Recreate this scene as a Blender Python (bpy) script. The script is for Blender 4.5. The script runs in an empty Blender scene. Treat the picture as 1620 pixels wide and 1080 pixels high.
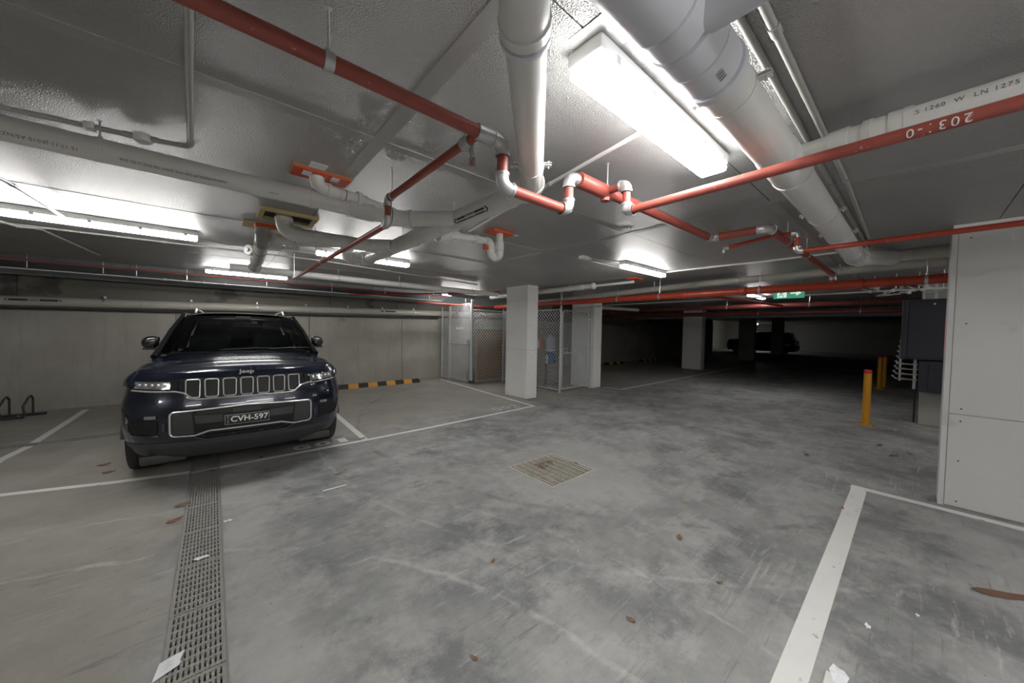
import bpy, bmesh, math, random
from mathutils import Vector, Matrix
random.seed(7)
sc = bpy.context.scene
C = sc.collection
V = Vector
PI = math.pi

# ------------------------------------------------------------------ camera, world, exposure
H = 1.6
F_PX = 550.0
YAW, PITCH, ROLL = math.radians(40.7), math.atan(F_PX / 17000.0), math.atan(.0163)
fw0 = V((math.sin(YAW), math.cos(YAW), 0)); rt0 = V((math.cos(YAW), -math.sin(YAW), 0)); up0 = V((0, 0, 1))
fwd = fw0 * math.cos(PITCH) - up0 * math.sin(PITCH)
upv = up0 * math.cos(PITCH) + fw0 * math.sin(PITCH)
rgt = rt0 * math.cos(ROLL) + upv * math.sin(ROLL)
upr = upv * math.cos(ROLL) - rt0 * math.sin(ROLL)
cam_d = bpy.data.cameras.new('camera'); cam = bpy.data.objects.new('camera', cam_d); C.objects.link(cam)
cam_d.sensor_width = 36.0; cam_d.lens = F_PX / 1620.0 * 36.0; cam_d.clip_start = .02; cam_d.clip_end = 200
cam.matrix_world = Matrix(((rgt.x, upr.x, -fwd.x, 0), (rgt.y, upr.y, -fwd.y, 0), (rgt.z, upr.z, -fwd.z, H), (0, 0, 0, 1)))
sc.camera = cam
world = bpy.data.worlds.new('world'); sc.world = world; world.use_nodes = True
world.node_tree.nodes['Background'].inputs[0].default_value = (.9, .95, 1, 1)
world.node_tree.nodes['Background'].inputs[1].default_value = .004
sc.view_settings.view_transform = 'Standard'; sc.view_settings.look = 'None'
sc.view_settings.gamma = 1.0; sc.view_settings.use_curve_mapping = False
sc.view_settings.exposure = 2.35
LAMP = 10.0          # radiance of a lit diffuser
CEIL = 2.65

# ------------------------------------------------------------------ materials
MATS = {}
def nd(nt, t, **kw):
    n = nt.nodes.new(t)
    for k, v in kw.items():
        if k.startswith('i_'):
            key = k[2:]; key = int(key) if key.isdigit() else key.replace('_', ' ')
            n.inputs[key].default_value = v
        else: setattr(n, k, v)
    return n
def mat(name, col, rough=.5, metal=0., noise=None, bump=None, spec=.5, coat=0., emit=None, alpha=1., spots=None):
    """noise=(scale, amount, (r,g,b) second colour, stretch), bump=(scale, strength)"""
    if name in MATS: return MATS[name]
    m = bpy.data.materials.new(name); m.use_nodes = True; nt = m.node_tree; b = nt.nodes['Principled BSDF']
    b.inputs['Base Color'].default_value = (*col, 1); b.inputs['Roughness'].default_value = rough
    b.inputs['Metallic'].default_value = metal; b.inputs['Specular IOR Level'].default_value = spec
    b.inputs['Coat Weight'].default_value = coat; b.inputs['Coat Roughness'].default_value = .04
    tc = nd(nt, 'ShaderNodeTexCoord')
    if noise:
        sc_, amt, c2 = noise[:3]; st = noise[3] if len(noise) > 3 else (1, 1, 1)
        mp = nd(nt, 'ShaderNodeMapping'); mp.inputs['Scale'].default_value = st
        nt.links.new(tc.outputs['Object'], mp.inputs[0])
        n = nd(nt, 'ShaderNodeTexNoise', i_Scale=sc_, i_Detail=7.0, i_Roughness=.62)
        nt.links.new(mp.outputs[0], n.inputs['Vector'])
        r = nd(nt, 'ShaderNodeValToRGB'); r.color_ramp.elements[0].position = .5 - .5 * (1 - amt) * .9 - .02; r.color_ramp.elements[1].position = .5 + .5 * (1 - amt) * .9 + .02
        r.color_ramp.elements[0].color = (*col, 1); r.color_ramp.elements[1].color = (*c2, 1)
        nt.links.new(n.outputs['Fac'], r.inputs[0]); last = r.outputs[0]
        if spots:
            n2 = nd(nt, 'ShaderNodeTexNoise', i_Scale=spots[0], i_Detail=4.0); nt.links.new(tc.outputs['Object'], n2.inputs['Vector'])
            r2 = nd(nt, 'ShaderNodeValToRGB'); r2.color_ramp.elements[0].position = spots[1]; r2.color_ramp.elements[1].position = spots[1] + .06
            nt.links.new(n2.outputs['Fac'], r2.inputs[0])
            mx = nd(nt, 'ShaderNodeMix', data_type='RGBA'); nt.links.new(r2.outputs[0], mx.inputs['Factor'])
            nt.links.new(last, mx.inputs['A']); mx.inputs['B'].default_value = (*spots[2], 1); last = mx.outputs['Result']
        nt.links.new(last, b.inputs['Base Color'])
    if bump:
        n = nd(nt, 'ShaderNodeTexNoise', i_Scale=bump[0], i_Detail=3.0); nt.links.new(tc.outputs['Object'], n.inputs['Vector'])
        bp = nd(nt, 'ShaderNodeBump', i_Strength=bump[1], i_Distance=bump[2] if len(bump) > 2 else .01)
        nt.links.new(n.outputs['Fac'], bp.inputs['Height']); nt.links.new(bp.outputs[0], b.inputs['Normal'])
    if emit:
        b.inputs['Emission Color'].default_value = (*emit[0], 1); b.inputs['Emission Strength'].default_value = emit[1]
    if alpha < 1: b.inputs['Alpha'].default_value = alpha
    MATS[name] = m; return m

mat('pvc', (.74, .74, .72), .38, noise=(3, .35, (.66, .66, .64)))
mat('pvc_cool', (.70, .72, .78), .35, noise=(3, .3, (.64, .66, .72)))
mat('pvc_grey', (.36, .36, .34), .45, noise=(2, .4, (.28, .28, .26)))
mat('pvc_cream', (.50, .48, .42), .42, noise=(3, .4, (.42, .41, .37)))
mat('red_pipe', (.34, .078, .060), .42, noise=(5, .4, (.28, .062, .048)), spots=(38, .68, (.55, .32, .27)))
mat('bright_red_pipe', (.42, .05, .02), .36, noise=(5, .4, (.34, .04, .018)), spots=(30, .69, (.55, .3, .24)))
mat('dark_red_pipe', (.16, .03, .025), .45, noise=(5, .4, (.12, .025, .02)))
mat('galv', (.62, .63, .64), .36, .75, noise=(16, .4, (.48, .49, .5)), bump=(60, .15, .002))
mat('galv_post', (.62, .64, .65), .45, .15, noise=(9, .4, (.46, .47, .48)))
mat('steel', (.7, .7, .7), .3, .9)
mat('gap_shade', (.02, .02, .02), .9)
mat('grate', (.30, .29, .27), .6, .2, noise=(14, .4, (.22, .215, .2)), spots=(7, .66, (.12, .10, .08)))
mat('pit_grate', (.56, .54, .48), .55, .2, noise=(9, .4, (.46, .43, .36)), spots=(4, .68, (.2, .15, .09)))
mat('black_rubber', (.018, .018, .019), .6, noise=(20, .4, (.03, .03, .03)))
mat('yellow', (.72, .36, .06), .5, noise=(14, .4, (.6, .28, .045)))
mat('bollard_yellow', (.72, .33, .02), .4, noise=(8, .3, (.62, .28, .02)))
mat('bollard_red', (.55, .02, .03), .4)
mat('white_board', (.84, .84, .82), .5, noise=(2.2, .4, (.75, .75, .73)), spots=(3.1, .70, (.70, .69, .66)))
mat('wall_board', (.58, .58, .57), .42, noise=(1.3, .35, (.54, .54, .53)), spots=(2.3, .68, (.50, .49, .46)))
mat('screw', (.10, .07, .06), .5, .4)
mat('cardboard', (.30, .175, .085), .75, noise=(7, .4, (.25, .145, .07)))
mat('carton', (.38, .31, .23), .8, noise=(5, .4, (.30, .24, .18)))
mat('paper_grey', (.42, .42, .42), .8, noise=(30, .25, (.22, .21, .2), (.2, .2, 2.2)))
mat('white_plastic', (.7, .7, .7), .4)
mat('clear_plastic', (.55, .60, .68), .15, noise=(9, .4, (.42, .47, .58)))
mat('blue_plastic', (.03, .17, .42), .2)
mat('orange_plastic', (.55, .10, .03), .4)
mat('orange_collar', (.66, .09, .025), .45, noise=(8, .4, (.55, .07, .02)))
mat('cabinet', (.021, .024, .036), .42, noise=(9, .4, (.027, .03, .044)), bump=(120, .1, .002))
mat('sign_red', (.45, .01, .02), .4)
mat('sign_white', (.75, .75, .75), .5)
mat('exit_green', (.05, .30, .17), .4, emit=((.10, .50, .30), .09))
mat('exit_white', (.8, .9, .85), .4, emit=((.85, 1, .93), .14))
mat('line_white', (.74, .74, .72), .6, noise=(5, .3, (.66, .66, .64)), spots=(16, .66, (.34, .335, .32)))
mat('line_worn', (.64, .64, .62), .65, noise=(7, .2, (.30, .295, .28)), spots=(12, .60, (.30, .295, .28)))
mat('foil_tape', (.48, .48, .47), .34, .45, noise=(5, .3, (.36, .36, .35)), bump=(40, .35, .004))
mat('duct', (.34, .38, .42), .45, .3, noise=(3, .4, (.28, .31, .35)))
mat('tray_black', (.022, .022, .024), .5)
mat('diffuser', (.9, .9, .9), .4, emit=((1, .985, .955), LAMP))
mat('lamp_housing', (.62, .62, .61), .45)
mat('lamp_clip', (.45, .46, .46), .4)
mat('leaf', (.15, .085, .05), .8, noise=(20, .3, (.22, .13, .075)))
mat('leaf_pale', (.45, .36, .24), .8, noise=(20, .3, (.35, .25, .15)))
mat('paper', (.78, .79, .82), .7)
mat('ink', (.03, .03, .035), .6)
mat('ink_grey', (.16, .16, .17), .6)
mat('concrete_col', (.42, .42, .39), .7, noise=(2.5, .4, (.36, .36, .335)), bump=(30, .12, .004))
mat('foam_yellow', (.45, .36, .18), .8)
# car
mat('car_paint', (.006, .010, .026), .22, .3, coat=1.0, noise=(4, .3, (.007, .012, .031)))
mat('far_paint', (.006, .006, .007), .3, .2, coat=.6)
mat('car_plastic', (.05, .051, .054), .5, bump=(300, .06, .001))
mat('car_black', (.008, .008, .009), .55)
mat('gloss_black', (.008, .008, .009), .12, coat=.6)
mat('chrome', (.85, .84, .81), .18, .75)
mat('satin_chrome', (.82, .82, .79), .3, .6)
mat('tyre', (.022, .022, .022), .75, bump=(50, .2, .002))
mat('rim', (.22, .22, .23), .3, .9)
mat('lens', (.10, .11, .12), .12, .5, noise=(45, .1, (.62, .64, .66), (1, 1, .35)), coat=1.0)
mat('lens_dark', (.03, .032, .036), .08, .3, coat=1.0)
mat('plate_black', (.02, .02, .021), .4)
mat('plate_text', (.90, .90, .87), .5)
mat('seat', (.02, .02, .021), .6)
mat('tail_red', (.25, .005, .005), .15, coat=1)

def glass_mat():
    m = bpy.data.materials.new('car_glass'); m.use_nodes = True; nt = m.node_tree; nt.nodes.clear()
    o = nd(nt, 'ShaderNodeOutputMaterial'); g = nd(nt, 'ShaderNodeBsdfGlossy', i_Roughness=.03); g.inputs[0].default_value = (.8, .86, .86, 1)
    t = nd(nt, 'ShaderNodeBsdfTransparent'); t.inputs[0].default_value = (.30, .36, .36, 1)
    f = nd(nt, 'ShaderNodeFresnel', i_IOR=1.5); mx = nd(nt, 'ShaderNodeMixShader')
    nt.links.new(f.outputs[0], mx.inputs[0]); nt.links.new(t.outputs[0], mx.inputs[1]); nt.links.new(g.outputs[0], mx.inputs[2]); nt.links.new(mx.outputs[0], o.inputs[0])
    MATS['car_glass'] = m
glass_mat()

def floor_mat():
    m = bpy.data.materials.new('floor_concrete'); m.use_nodes = True; nt = m.node_tree; b = nt.nodes['Principled BSDF']; L = nt.links.new
    tc = nd(nt, 'ShaderNodeTexCoord'); P = tc.outputs['Object']
    def noise(scale, detail=6., rough=.6, vec=P, dist=0.):
        n = nd(nt, 'ShaderNodeTexNoise', i_Scale=scale, i_Detail=detail, i_Roughness=rough, i_Distortion=dist); L(vec, n.inputs['Vector']); return n.outputs['Fac']
    def ramp(f, a, b_, c0=(0, 0, 0, 1), c1=(1, 1, 1, 1)):
        r = nd(nt, 'ShaderNodeValToRGB'); r.color_ramp.elements[0].position = a; r.color_ramp.elements[1].position = b_
        r.color_ramp.elements[0].color = c0; r.color_ramp.elements[1].color = c1; L(f, r.inputs[0]); return r.outputs[0]
    def mix(f, a, bb):
        mx = nd(nt, 'ShaderNodeMix', data_type='RGBA'); L(f, mx.inputs['Factor'])
        for s, v in (('A', a), ('B', bb)):
            if isinstance(v, tuple): mx.inputs[s].default_value = (*v, 1)
            else: L(v, mx.inputs[s])
        return mx.outputs['Result']
    def mth(op, a, bb=0.):
        n = nd(nt, 'ShaderNodeMath', operation=op)
        for i, v in enumerate((a, bb)):
            if isinstance(v, (int, float)): n.inputs[i].default_value = v
            else: L(v, n.inputs[i])
        return n.outputs[0]
    def mapped(rot, sc_, loc=(0, 0, 0)):
        mp = nd(nt, 'ShaderNodeMapping'); mp.inputs['Rotation'].default_value = (0, 0, rot); mp.inputs['Scale'].default_value = sc_; mp.inputs['Location'].default_value = loc; L(P, mp.inputs[0]); return mp.outputs[0]
    def scaled(f, k): return mth('MULTIPLY', f, k)
    def mul(f, g): return mth('MULTIPLY', f, g)
    sep = nd(nt, 'ShaderNodeSeparateXYZ'); L(P, sep.inputs[0]); X, Y = sep.outputs[0], sep.outputs[1]
    base = mix(ramp(noise(.75, 12, .68), .38, .62), (.165, .168, .172), (.335, .333, .326))
    base = mix(scaled(ramp(noise(2.3, 12, .72), .47, .60), .75), base, (.37, .367, .358))
    base = mix(scaled(ramp(noise(1.5, 12, .74, mapped(0, (1, 1, 1), (7, 3, 0))), .53, .64), .8), base, (.135, .138, .142))
    warmf = mth('MAXIMUM', ramp(mth('ADD', mth('MULTIPLY', X, -1.), noise(2.5)), .62, .9), ramp(scaled(mth('ADD', Y, noise(1.2)), .1), .54, .66))
    warm = mix(ramp(noise(1.3, 10, .68), .36, .64), (.262, .242, .210), (.37, .348, .308))
    base = mix(scaled(warmf, .8), base, warm)
    # swept laitance streaks in three directions, each where its own mask allows
    for (rot, sc_, off, c, k) in ((.5, (1.0, 11, 1), (0, 0, 0), (.46, .457, .447), .75), (-.75, (1.0, 15, 1), (3, 9, 0), (.47, .465, .455), .6), (1.25, (1.1, 12, 1), (5, 2, 0), (.12, .122, .126), .6), (.15, (1.0, 18, 1), (1, 6, 0), (.13, .13, .132), .5)):
        st = ramp(noise(1.7, 10, .78, mapped(rot, sc_, off), .35), .555, .64); mk_ = ramp(noise(.85, 6, .6, mapped(0, (1, 1, 1), (off[0] * 3 + 1, off[1], 0))), .50, .58)
        base = mix(scaled(mul(st, mk_), k), base, c)
    # curved tyre scuffs
    for (cx, cy, r0, w, c, k) in ((-1.6, .6, 3.05, .03, (.50, .495, .485), .55), (-1.2, .9, 3.35, .018, (.48, .475, .465), .45), (6.5, 4.6, 4.9, .05, (.10, .10, .102), .5), (6.3, 4.4, 5.3, .03, (.47, .465, .455), .4), (-4, 1.6, 6.6, .06, (.10, .10, .102), .35)):
        dx = mth('SUBTRACT', X, cx); dy = mth('SUBTRACT', Y, cy); rr = mth('SQRT', mth('ADD', mul(dx, dx), mul(dy, dy)))
        d = mth('ABSOLUTE', mth('ADD', mth('SUBTRACT', rr, r0), scaled(mth('SUBTRACT', noise(3., 4), .5), .12)))
        f = mul(ramp(scaled(d, 1 / w / 2), .15, .5, (1, 1, 1, 1), (0, 0, 0, 1)), ramp(noise(2.4, 8, .7), .46, .58)); base = mix(scaled(f, k), base, c)
    # pale patch of cement around the square grate and along the trench edge
    dx = mth('SUBTRACT', X, 3.15); dy = mth('SUBTRACT', Y, 2.6); r2 = mth('SQRT', mth('ADD', mul(dx, dx), mul(dy, dy)))
    pale = ramp(mth('ADD', scaled(r2, .5), scaled(noise(2.2, 10, .7), .6)), .66, .86, (1, 1, 1, 1), (0, 0, 0, 1))
    base = mix(scaled(pale, .6), base, (.42, .415, .40))
    pe = ramp(mth('ADD', mth('ABSOLUTE', mth('SUBTRACT', X, .19)), scaled(noise(3.5, 8, .7), .4)), .28, .42, (1, 1, 1, 1), (0, 0, 0, 1))
    base = mix(scaled(pe, .5), base, (.40, .392, .375))
    base = mix(scaled(ramp(noise(1.7, 8, .66, mapped(0, (1, 1, 1), (2, 8, 0))), .60, .72), .45), base, (.21, .165, .12))
    base = mix(scaled(ramp(noise(36, 4, .6), .66, .72), .55), base, (.085, .08, .075))
    base = mix(scaled(ramp(noise(30, 4, .6, mapped(0, (1, 1, 1), (4, 1, 0))), .68, .73), .4), base, (.52, .515, .50))
    L(base, b.inputs['Base Color'])
    L(ramp(noise(2.6, 5), .3, .7, (.50, .50, .50, 1), (.72, .72, .72, 1)), b.inputs['Roughness'])
    b.inputs['Specular IOR Level'].default_value = .35
    bp = nd(nt, 'ShaderNodeBump', i_Strength=.3, i_Distance=.01); L(noise(22, 8, .75), bp.inputs['Height']); L(bp.outputs[0], b.inputs['Normal'])
    MATS['floor_concrete'] = m
floor_mat()

def wall_mat():
    m = bpy.data.materials.new('wall_concrete'); m.use_nodes = True; nt = m.node_tree; b = nt.nodes['Principled BSDF']; L = nt.links.new
    tc = nd(nt, 'ShaderNodeTexCoord'); P = tc.outputs['Object']
    def nz(s, d=6., vec=P):
        n = nd(nt, 'ShaderNodeTexNoise', i_Scale=s, i_Detail=d, i_Roughness=.62); L(vec, n.inputs['Vector']); return n.outputs['Fac']
    def ramp(f, a, b_, c0, c1):
        r = nd(nt, 'ShaderNodeValToRGB'); r.color_ramp.elements[0].position = a; r.color_ramp.elements[1].position = b_
        r.color_ramp.elements[0].color = (*c0, 1); r.color_ramp.elements[1].color = (*c1, 1); L(f, r.inputs[0]); return r.outputs[0]
    c = ramp(nz(1.1), .32, .68, (.30, .285, .25), (.39, .375, .335))
    mp = nd(nt, 'ShaderNodeMapping'); mp.inputs['Scale'].default_value = (6, 6, .5); L(P, mp.inputs[0])
    mx = nd(nt, 'ShaderNodeMix', data_type='RGBA'); L(ramp(nz(1.4, 6, mp.outputs[0]), .55, .8, (0, 0, 0), (.55, .55, .55)), mx.inputs['Factor']); L(c, mx.inputs['A']); mx.inputs['B'].default_value = (.22, .20, .165, 1)
    mx2 = nd(nt, 'ShaderNodeMix', data_type='RGBA'); L(ramp(nz(1.9, 4), .66, .74, (0, 0, 0), (.5, .5, .5)), mx2.inputs['Factor']); L(mx.outputs['Result'], mx2.inputs['A']); mx2.inputs['B'].default_value = (.17, .15, .13, 1)
    L(mx2.outputs['Result'], b.inputs['Base Color']); b.inputs['Roughness'].default_value = .75
    bp = nd(nt, 'ShaderNodeBump', i_Strength=.15, i_Distance=.006); L(nz(24), bp.inputs['Height']); L(bp.outputs[0], b.inputs['Normal'])
    MATS['wall_concrete'] = m
wall_mat()
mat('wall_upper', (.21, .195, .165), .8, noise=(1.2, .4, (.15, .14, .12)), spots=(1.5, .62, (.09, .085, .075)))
mat('upper_board', (.42, .47, .49), .6, noise=(2, .4, (.36, .41, .43)))
def foil_mat():
    m = bpy.data.materials.new('foil_board'); m.use_nodes = True; nt = m.node_tree; b = nt.nodes['Principled BSDF']; L = nt.links.new
    tc = nd(nt, 'ShaderNodeTexCoord'); P = tc.outputs['Object']
    n1 = nd(nt, 'ShaderNodeTexNoise', i_Scale=1.2, i_Detail=4.0); L(P, n1.inputs['Vector'])
    r = nd(nt, 'ShaderNodeValToRGB'); r.color_ramp.elements[0].position = .3; r.color_ramp.elements[1].position = .7
    r.color_ramp.elements[0].color = (.35, .35, .346, 1); r.color_ramp.elements[1].color = (.42, .42, .416, 1); L(n1.outputs['Fac'], r.inputs[0])
    n3 = nd(nt, 'ShaderNodeTexNoise', i_Scale=2.3, i_Detail=6.0); L(P, n3.inputs['Vector'])
    r3 = nd(nt, 'ShaderNodeValToRGB'); r3.color_ramp.elements[0].position = .69; r3.color_ramp.elements[1].position = .73; L(n3.outputs['Fac'], r3.inputs[0])
    mx = nd(nt, 'ShaderNodeMix', data_type='RGBA'); L(r3.outputs[0], mx.inputs['Factor']); L(r.outputs[0], mx.inputs['A']); mx.inputs['B'].default_value = (.50, .50, .49, 1)
    L(mx.outputs['Result'], b.inputs['Base Color'])
    b.inputs['Metallic'].default_value = .45; b.inputs['Roughness'].default_value = .40
    v = nd(nt, 'ShaderNodeTexVoronoi', i_Scale=150.0); L(P, v.inputs['Vector'])
    n2 = nd(nt, 'ShaderNodeTexNoise', i_Scale=9.0, i_Detail=3.0); L(P, n2.inputs['Vector'])
    ad = nd(nt, 'ShaderNodeMath', operation='ADD'); L(v.outputs['Distance'], ad.inputs[0]); L(n2.outputs['Fac'], ad.inputs[1])
    bp = nd(nt, 'ShaderNodeBump', i_Strength=.8, i_Distance=.006); L(ad.outputs[0], bp.inputs['Height']); L(bp.outputs[0], b.inputs['Normal'])
    MATS['foil_board'] = m
foil_mat()
M = MATS

# ------------------------------------------------------------------ mesh helpers
def wloc(o):
    p = V((0, 0, 0))
    while o is not None: p += o.location; o = o.parent
    return p
def tag(o, label=None, cat=None, group=None, kind=None):
    if label: o['label'] = label
    if cat: o['category'] = cat
    if group: o['group'] = group
    if kind: o['kind'] = kind
    return o
def thing(name, label, cat, loc=(0, 0, 0), group=None, rotz=0.):
    o = bpy.data.objects.new(name, None); C.objects.link(o); o.location = loc; o.rotation_euler = (0, 0, rotz); o.empty_display_size = .1
    return tag(o, label, cat, group)
def mk(name, bm, m, parent=None, smooth=False, local=False, origin=None, auto=None):
    """link a bmesh (world coordinates, or the parent's when local) as one mesh object"""
    if parent is not None:
        if not local: bmesh.ops.translate(bm, verts=bm.verts, vec=-wloc(parent))
        loc = V((0, 0, 0))
    else:
        if origin is None:
            xs = [v.co for v in bm.verts]
            origin = V(((min(c.x for c in xs) + max(c.x for c in xs)) / 2, (min(c.y for c in xs) + max(c.y for c in xs)) / 2, min(c.z for c in xs)))
        loc = V(origin); bmesh.ops.translate(bm, verts=bm.verts, vec=-loc)
    bmesh.ops.recalc_face_normals(bm, faces=bm.faces)
    me = bpy.data.meshes.new(name); bm.to_mesh(me); bm.free()
    if smooth:
        me.polygons.foreach_set('use_smooth', [True] * len(me.polygons))
        if smooth != 'all':
            me.set_sharp_from_angle(angle=math.radians(38))
    if m is not None: me.materials.append(M[m] if isinstance(m, str) else m)
    o = bpy.data.objects.new(name, me); C.objects.link(o); o.location = loc
    if parent is not None: o.parent = parent
    return o
def share(src, parent=None, loc=(0, 0, 0), rot=(0, 0, 0), name=None):
    o = src.copy(); C.objects.link(o); o.parent = parent; o.location = loc; o.rotation_euler = rot
    return o
def NB(): return bmesh.new()
def box(bm, x0, x1, y0, y1, z0, z1, bev=0.):
    vs = [bm.verts.new(p) for p in ((x0, y0, z0), (x1, y0, z0), (x1, y1, z0), (x0, y1, z0), (x0, y0, z1), (x1, y0, z1), (x1, y1, z1), (x0, y1, z1))]
    fs = [bm.faces.new([vs[i] for i in f]) for f in ((3, 2, 1, 0), (4, 5, 6, 7), (0, 1, 5, 4), (1, 2, 6, 5), (2, 3, 7, 6), (3, 0, 4, 7))]
    if bev:
        es = list({e for f in fs for e in f.edges})
        bmesh.ops.bevel(bm, geom=es, offset=bev, segments=2, affect='EDGES', profile=.5)
    return bm
def BX(x0, x1, y0, y1, z0, z1, bev=0.): return box(NB(), min(x0, x1), max(x0, x1), min(y0, y1), max(y0, y1), min(z0, z1), max(z0, z1), bev)
def frame_of(d):
    d = V(d).normalized(); a = V((0, 0, 1)) if abs(d.z) < .9 else V((1, 0, 0))
    u = d.cross(a).normalized(); w = u.cross(d).normalized(); return d, u, w
def tube(bm, pts, r, seg=14, cap=True, closed=False):
    """swept round tube along a polyline; r a number or one per point"""
    pts = [V(p) for p in pts]; n = len(pts); rs = r if isinstance(r, (list, tuple)) else [r] * n
    tang = []
    for i in range(n):
        if closed: t = (pts[(i + 1) % n] - pts[i]).normalized() + (pts[i] - pts[i - 1]).normalized()
        elif i == 0: t = pts[1] - pts[0]
        elif i == n - 1: t = pts[-1] - pts[-2]
        else: t = (pts[i + 1] - pts[i]).normalized() + (pts[i] - pts[i - 1]).normalized()
        tang.append(t.normalized())
    _, u, w = frame_of(tang[0]); rings = []
    for i in range(n):
        if i:
            q = tang[i - 1].rotation_difference(tang[i]); u = q @ u; w = q @ w
        k = 1.0
        if 0 < i < n - 1 or closed:
            a = (pts[i] - pts[i - 1]).normalized().dot((pts[(i + 1) % n] - pts[i]).normalized()); a = max(-.5, min(1, a)); k = 1 / math.sqrt((1 + a) / 2)
            k = min(k, 1.3)
        rings.append([bm.verts.new(pts[i] + (u * math.cos(2 * PI * j / seg) + w * math.sin(2 * PI * j / seg)) * rs[i]) for j in range(seg)])
    for i in range(n if closed else n - 1):
        a, b = rings[i], rings[(i + 1) % n]
        for j in range(seg): bm.faces.new((a[j], a[(j + 1) % seg], b[(j + 1) % seg], b[j]))
    if cap and not closed:
        bm.faces.new(rings[0]); bm.faces.new(list(reversed(rings[-1])))
    return bm
def arc_pts(a, b, c, rad, n=8):
    """points of the bend from a to c around corner b"""
    a, b, c = V(a), V(b), V(c); d1 = (a - b).normalized(); d2 = (c - b).normalized(); ang = d1.angle(d2)
    t = rad / math.tan(ang / 2); p1 = b + d1 * t; p2 = b + d2 * t
    bis = (d1 + d2).normalized(); ctr = b + bis * (rad / math.sin(ang / 2))
    r1 = p1 - ctr; r2 = p2 - ctr; tot = r1.angle(r2); ax = r1.cross(r2).normalized()
    return [ctr + (Matrix.Rotation(tot * i / n, 3, ax) @ r1) for i in range(n + 1)], t
def ring(bm, c, axis, r0, r1, w, seg=20):
    """flat band (annulus with width) around an axis"""
    d, u, v = frame_of(axis); c = V(c); R = []
    for (rr, s) in ((r1, -.5), (r1, .5), (r0, .5), (r0, -.5)):
        R.append([bm.verts.new(c + d * (s * w) + (u * math.cos(2 * PI * j / seg) + v * math.sin(2 * PI * j / seg)) * rr) for j in range(seg)])
    for k in range(4):
        a, b = R[k], R[(k + 1) % 4]
        for j in range(seg): bm.faces.new((a[j], a[(j + 1) % seg], b[(j + 1) % seg], b[j]))
    return bm
def cyl(bm, a, b, r, seg=16, r2=None): return tube(bm, [a, b], [r, r if r2 is None else r2], seg)
def lathe(bm, prof, c, seg=24, axis='z'):
    c = V(c); R = []
    for (r, h) in prof: R.append([bm.verts.new(c + V((r * math.cos(2 * PI * j / seg), r * math.sin(2 * PI * j / seg), h))) for j in range(seg)])
    for k in range(len(R) - 1):
        for j in range(seg): bm.faces.new((R[k][j], R[k][(j + 1) % seg], R[k + 1][(j + 1) % seg], R[k + 1][j]))
    bm.faces.new(list(reversed(R[0]))); bm.faces.new(R[-1]); return bm
def text_bm(s, size, extrude=.0008, bold=0., spacing=1.0):
    cu = bpy.data.curves.new('t', 'FONT'); cu.body = s; cu.size = size; cu.extrude = extrude; cu.offset = bold; cu.align_x = 'CENTER'; cu.align_y = 'CENTER'; cu.space_character = spacing; cu.resolution_u = 3
    o = bpy.data.objects.new('t', cu); C.objects.link(o); dg = bpy.context.evaluated_depsgraph_get(); dg.update()
    me = bpy.data.meshes.new_from_object(o.evaluated_get(dg)); bm = NB(); bm.from_mesh(me); bpy.data.meshes.remove(me)
    bpy.data.objects.remove(o); bpy.data.curves.remove(cu); return bm
def place(bm, mx): bm.transform(mx); return bm
def basis(o, x, y):
    x = V(x).normalized(); y = V(y).normalized(); z = x.cross(y)
    return Matrix(((x.x, y.x, z.x, o[0]), (x.y, y.y, z.y, o[1]), (x.z, y.z, z.z, o[2]), (0, 0, 0, 1)))
def wrap_text(s, size, c, axis, up, r, bold=0., spacing=1.0, sx=1.0):
    """flat lettering printed around a pipe: c a point on the pipe axis, 'up' the outward direction at the text's middle"""
    bm = text_bm(s, size, .0004, bold, spacing)
    axis = V(axis).normalized(); up = V(up).normalized(); side = up.cross(axis).normalized()
    for v in bm.verts:
        a = v.co.y / r; rr = r + .0012 + v.co.z
        v.co = V(c) + axis * (v.co.x * sx) + up * (math.cos(a) * rr) + side * (math.sin(a) * rr)
    return bm

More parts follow.
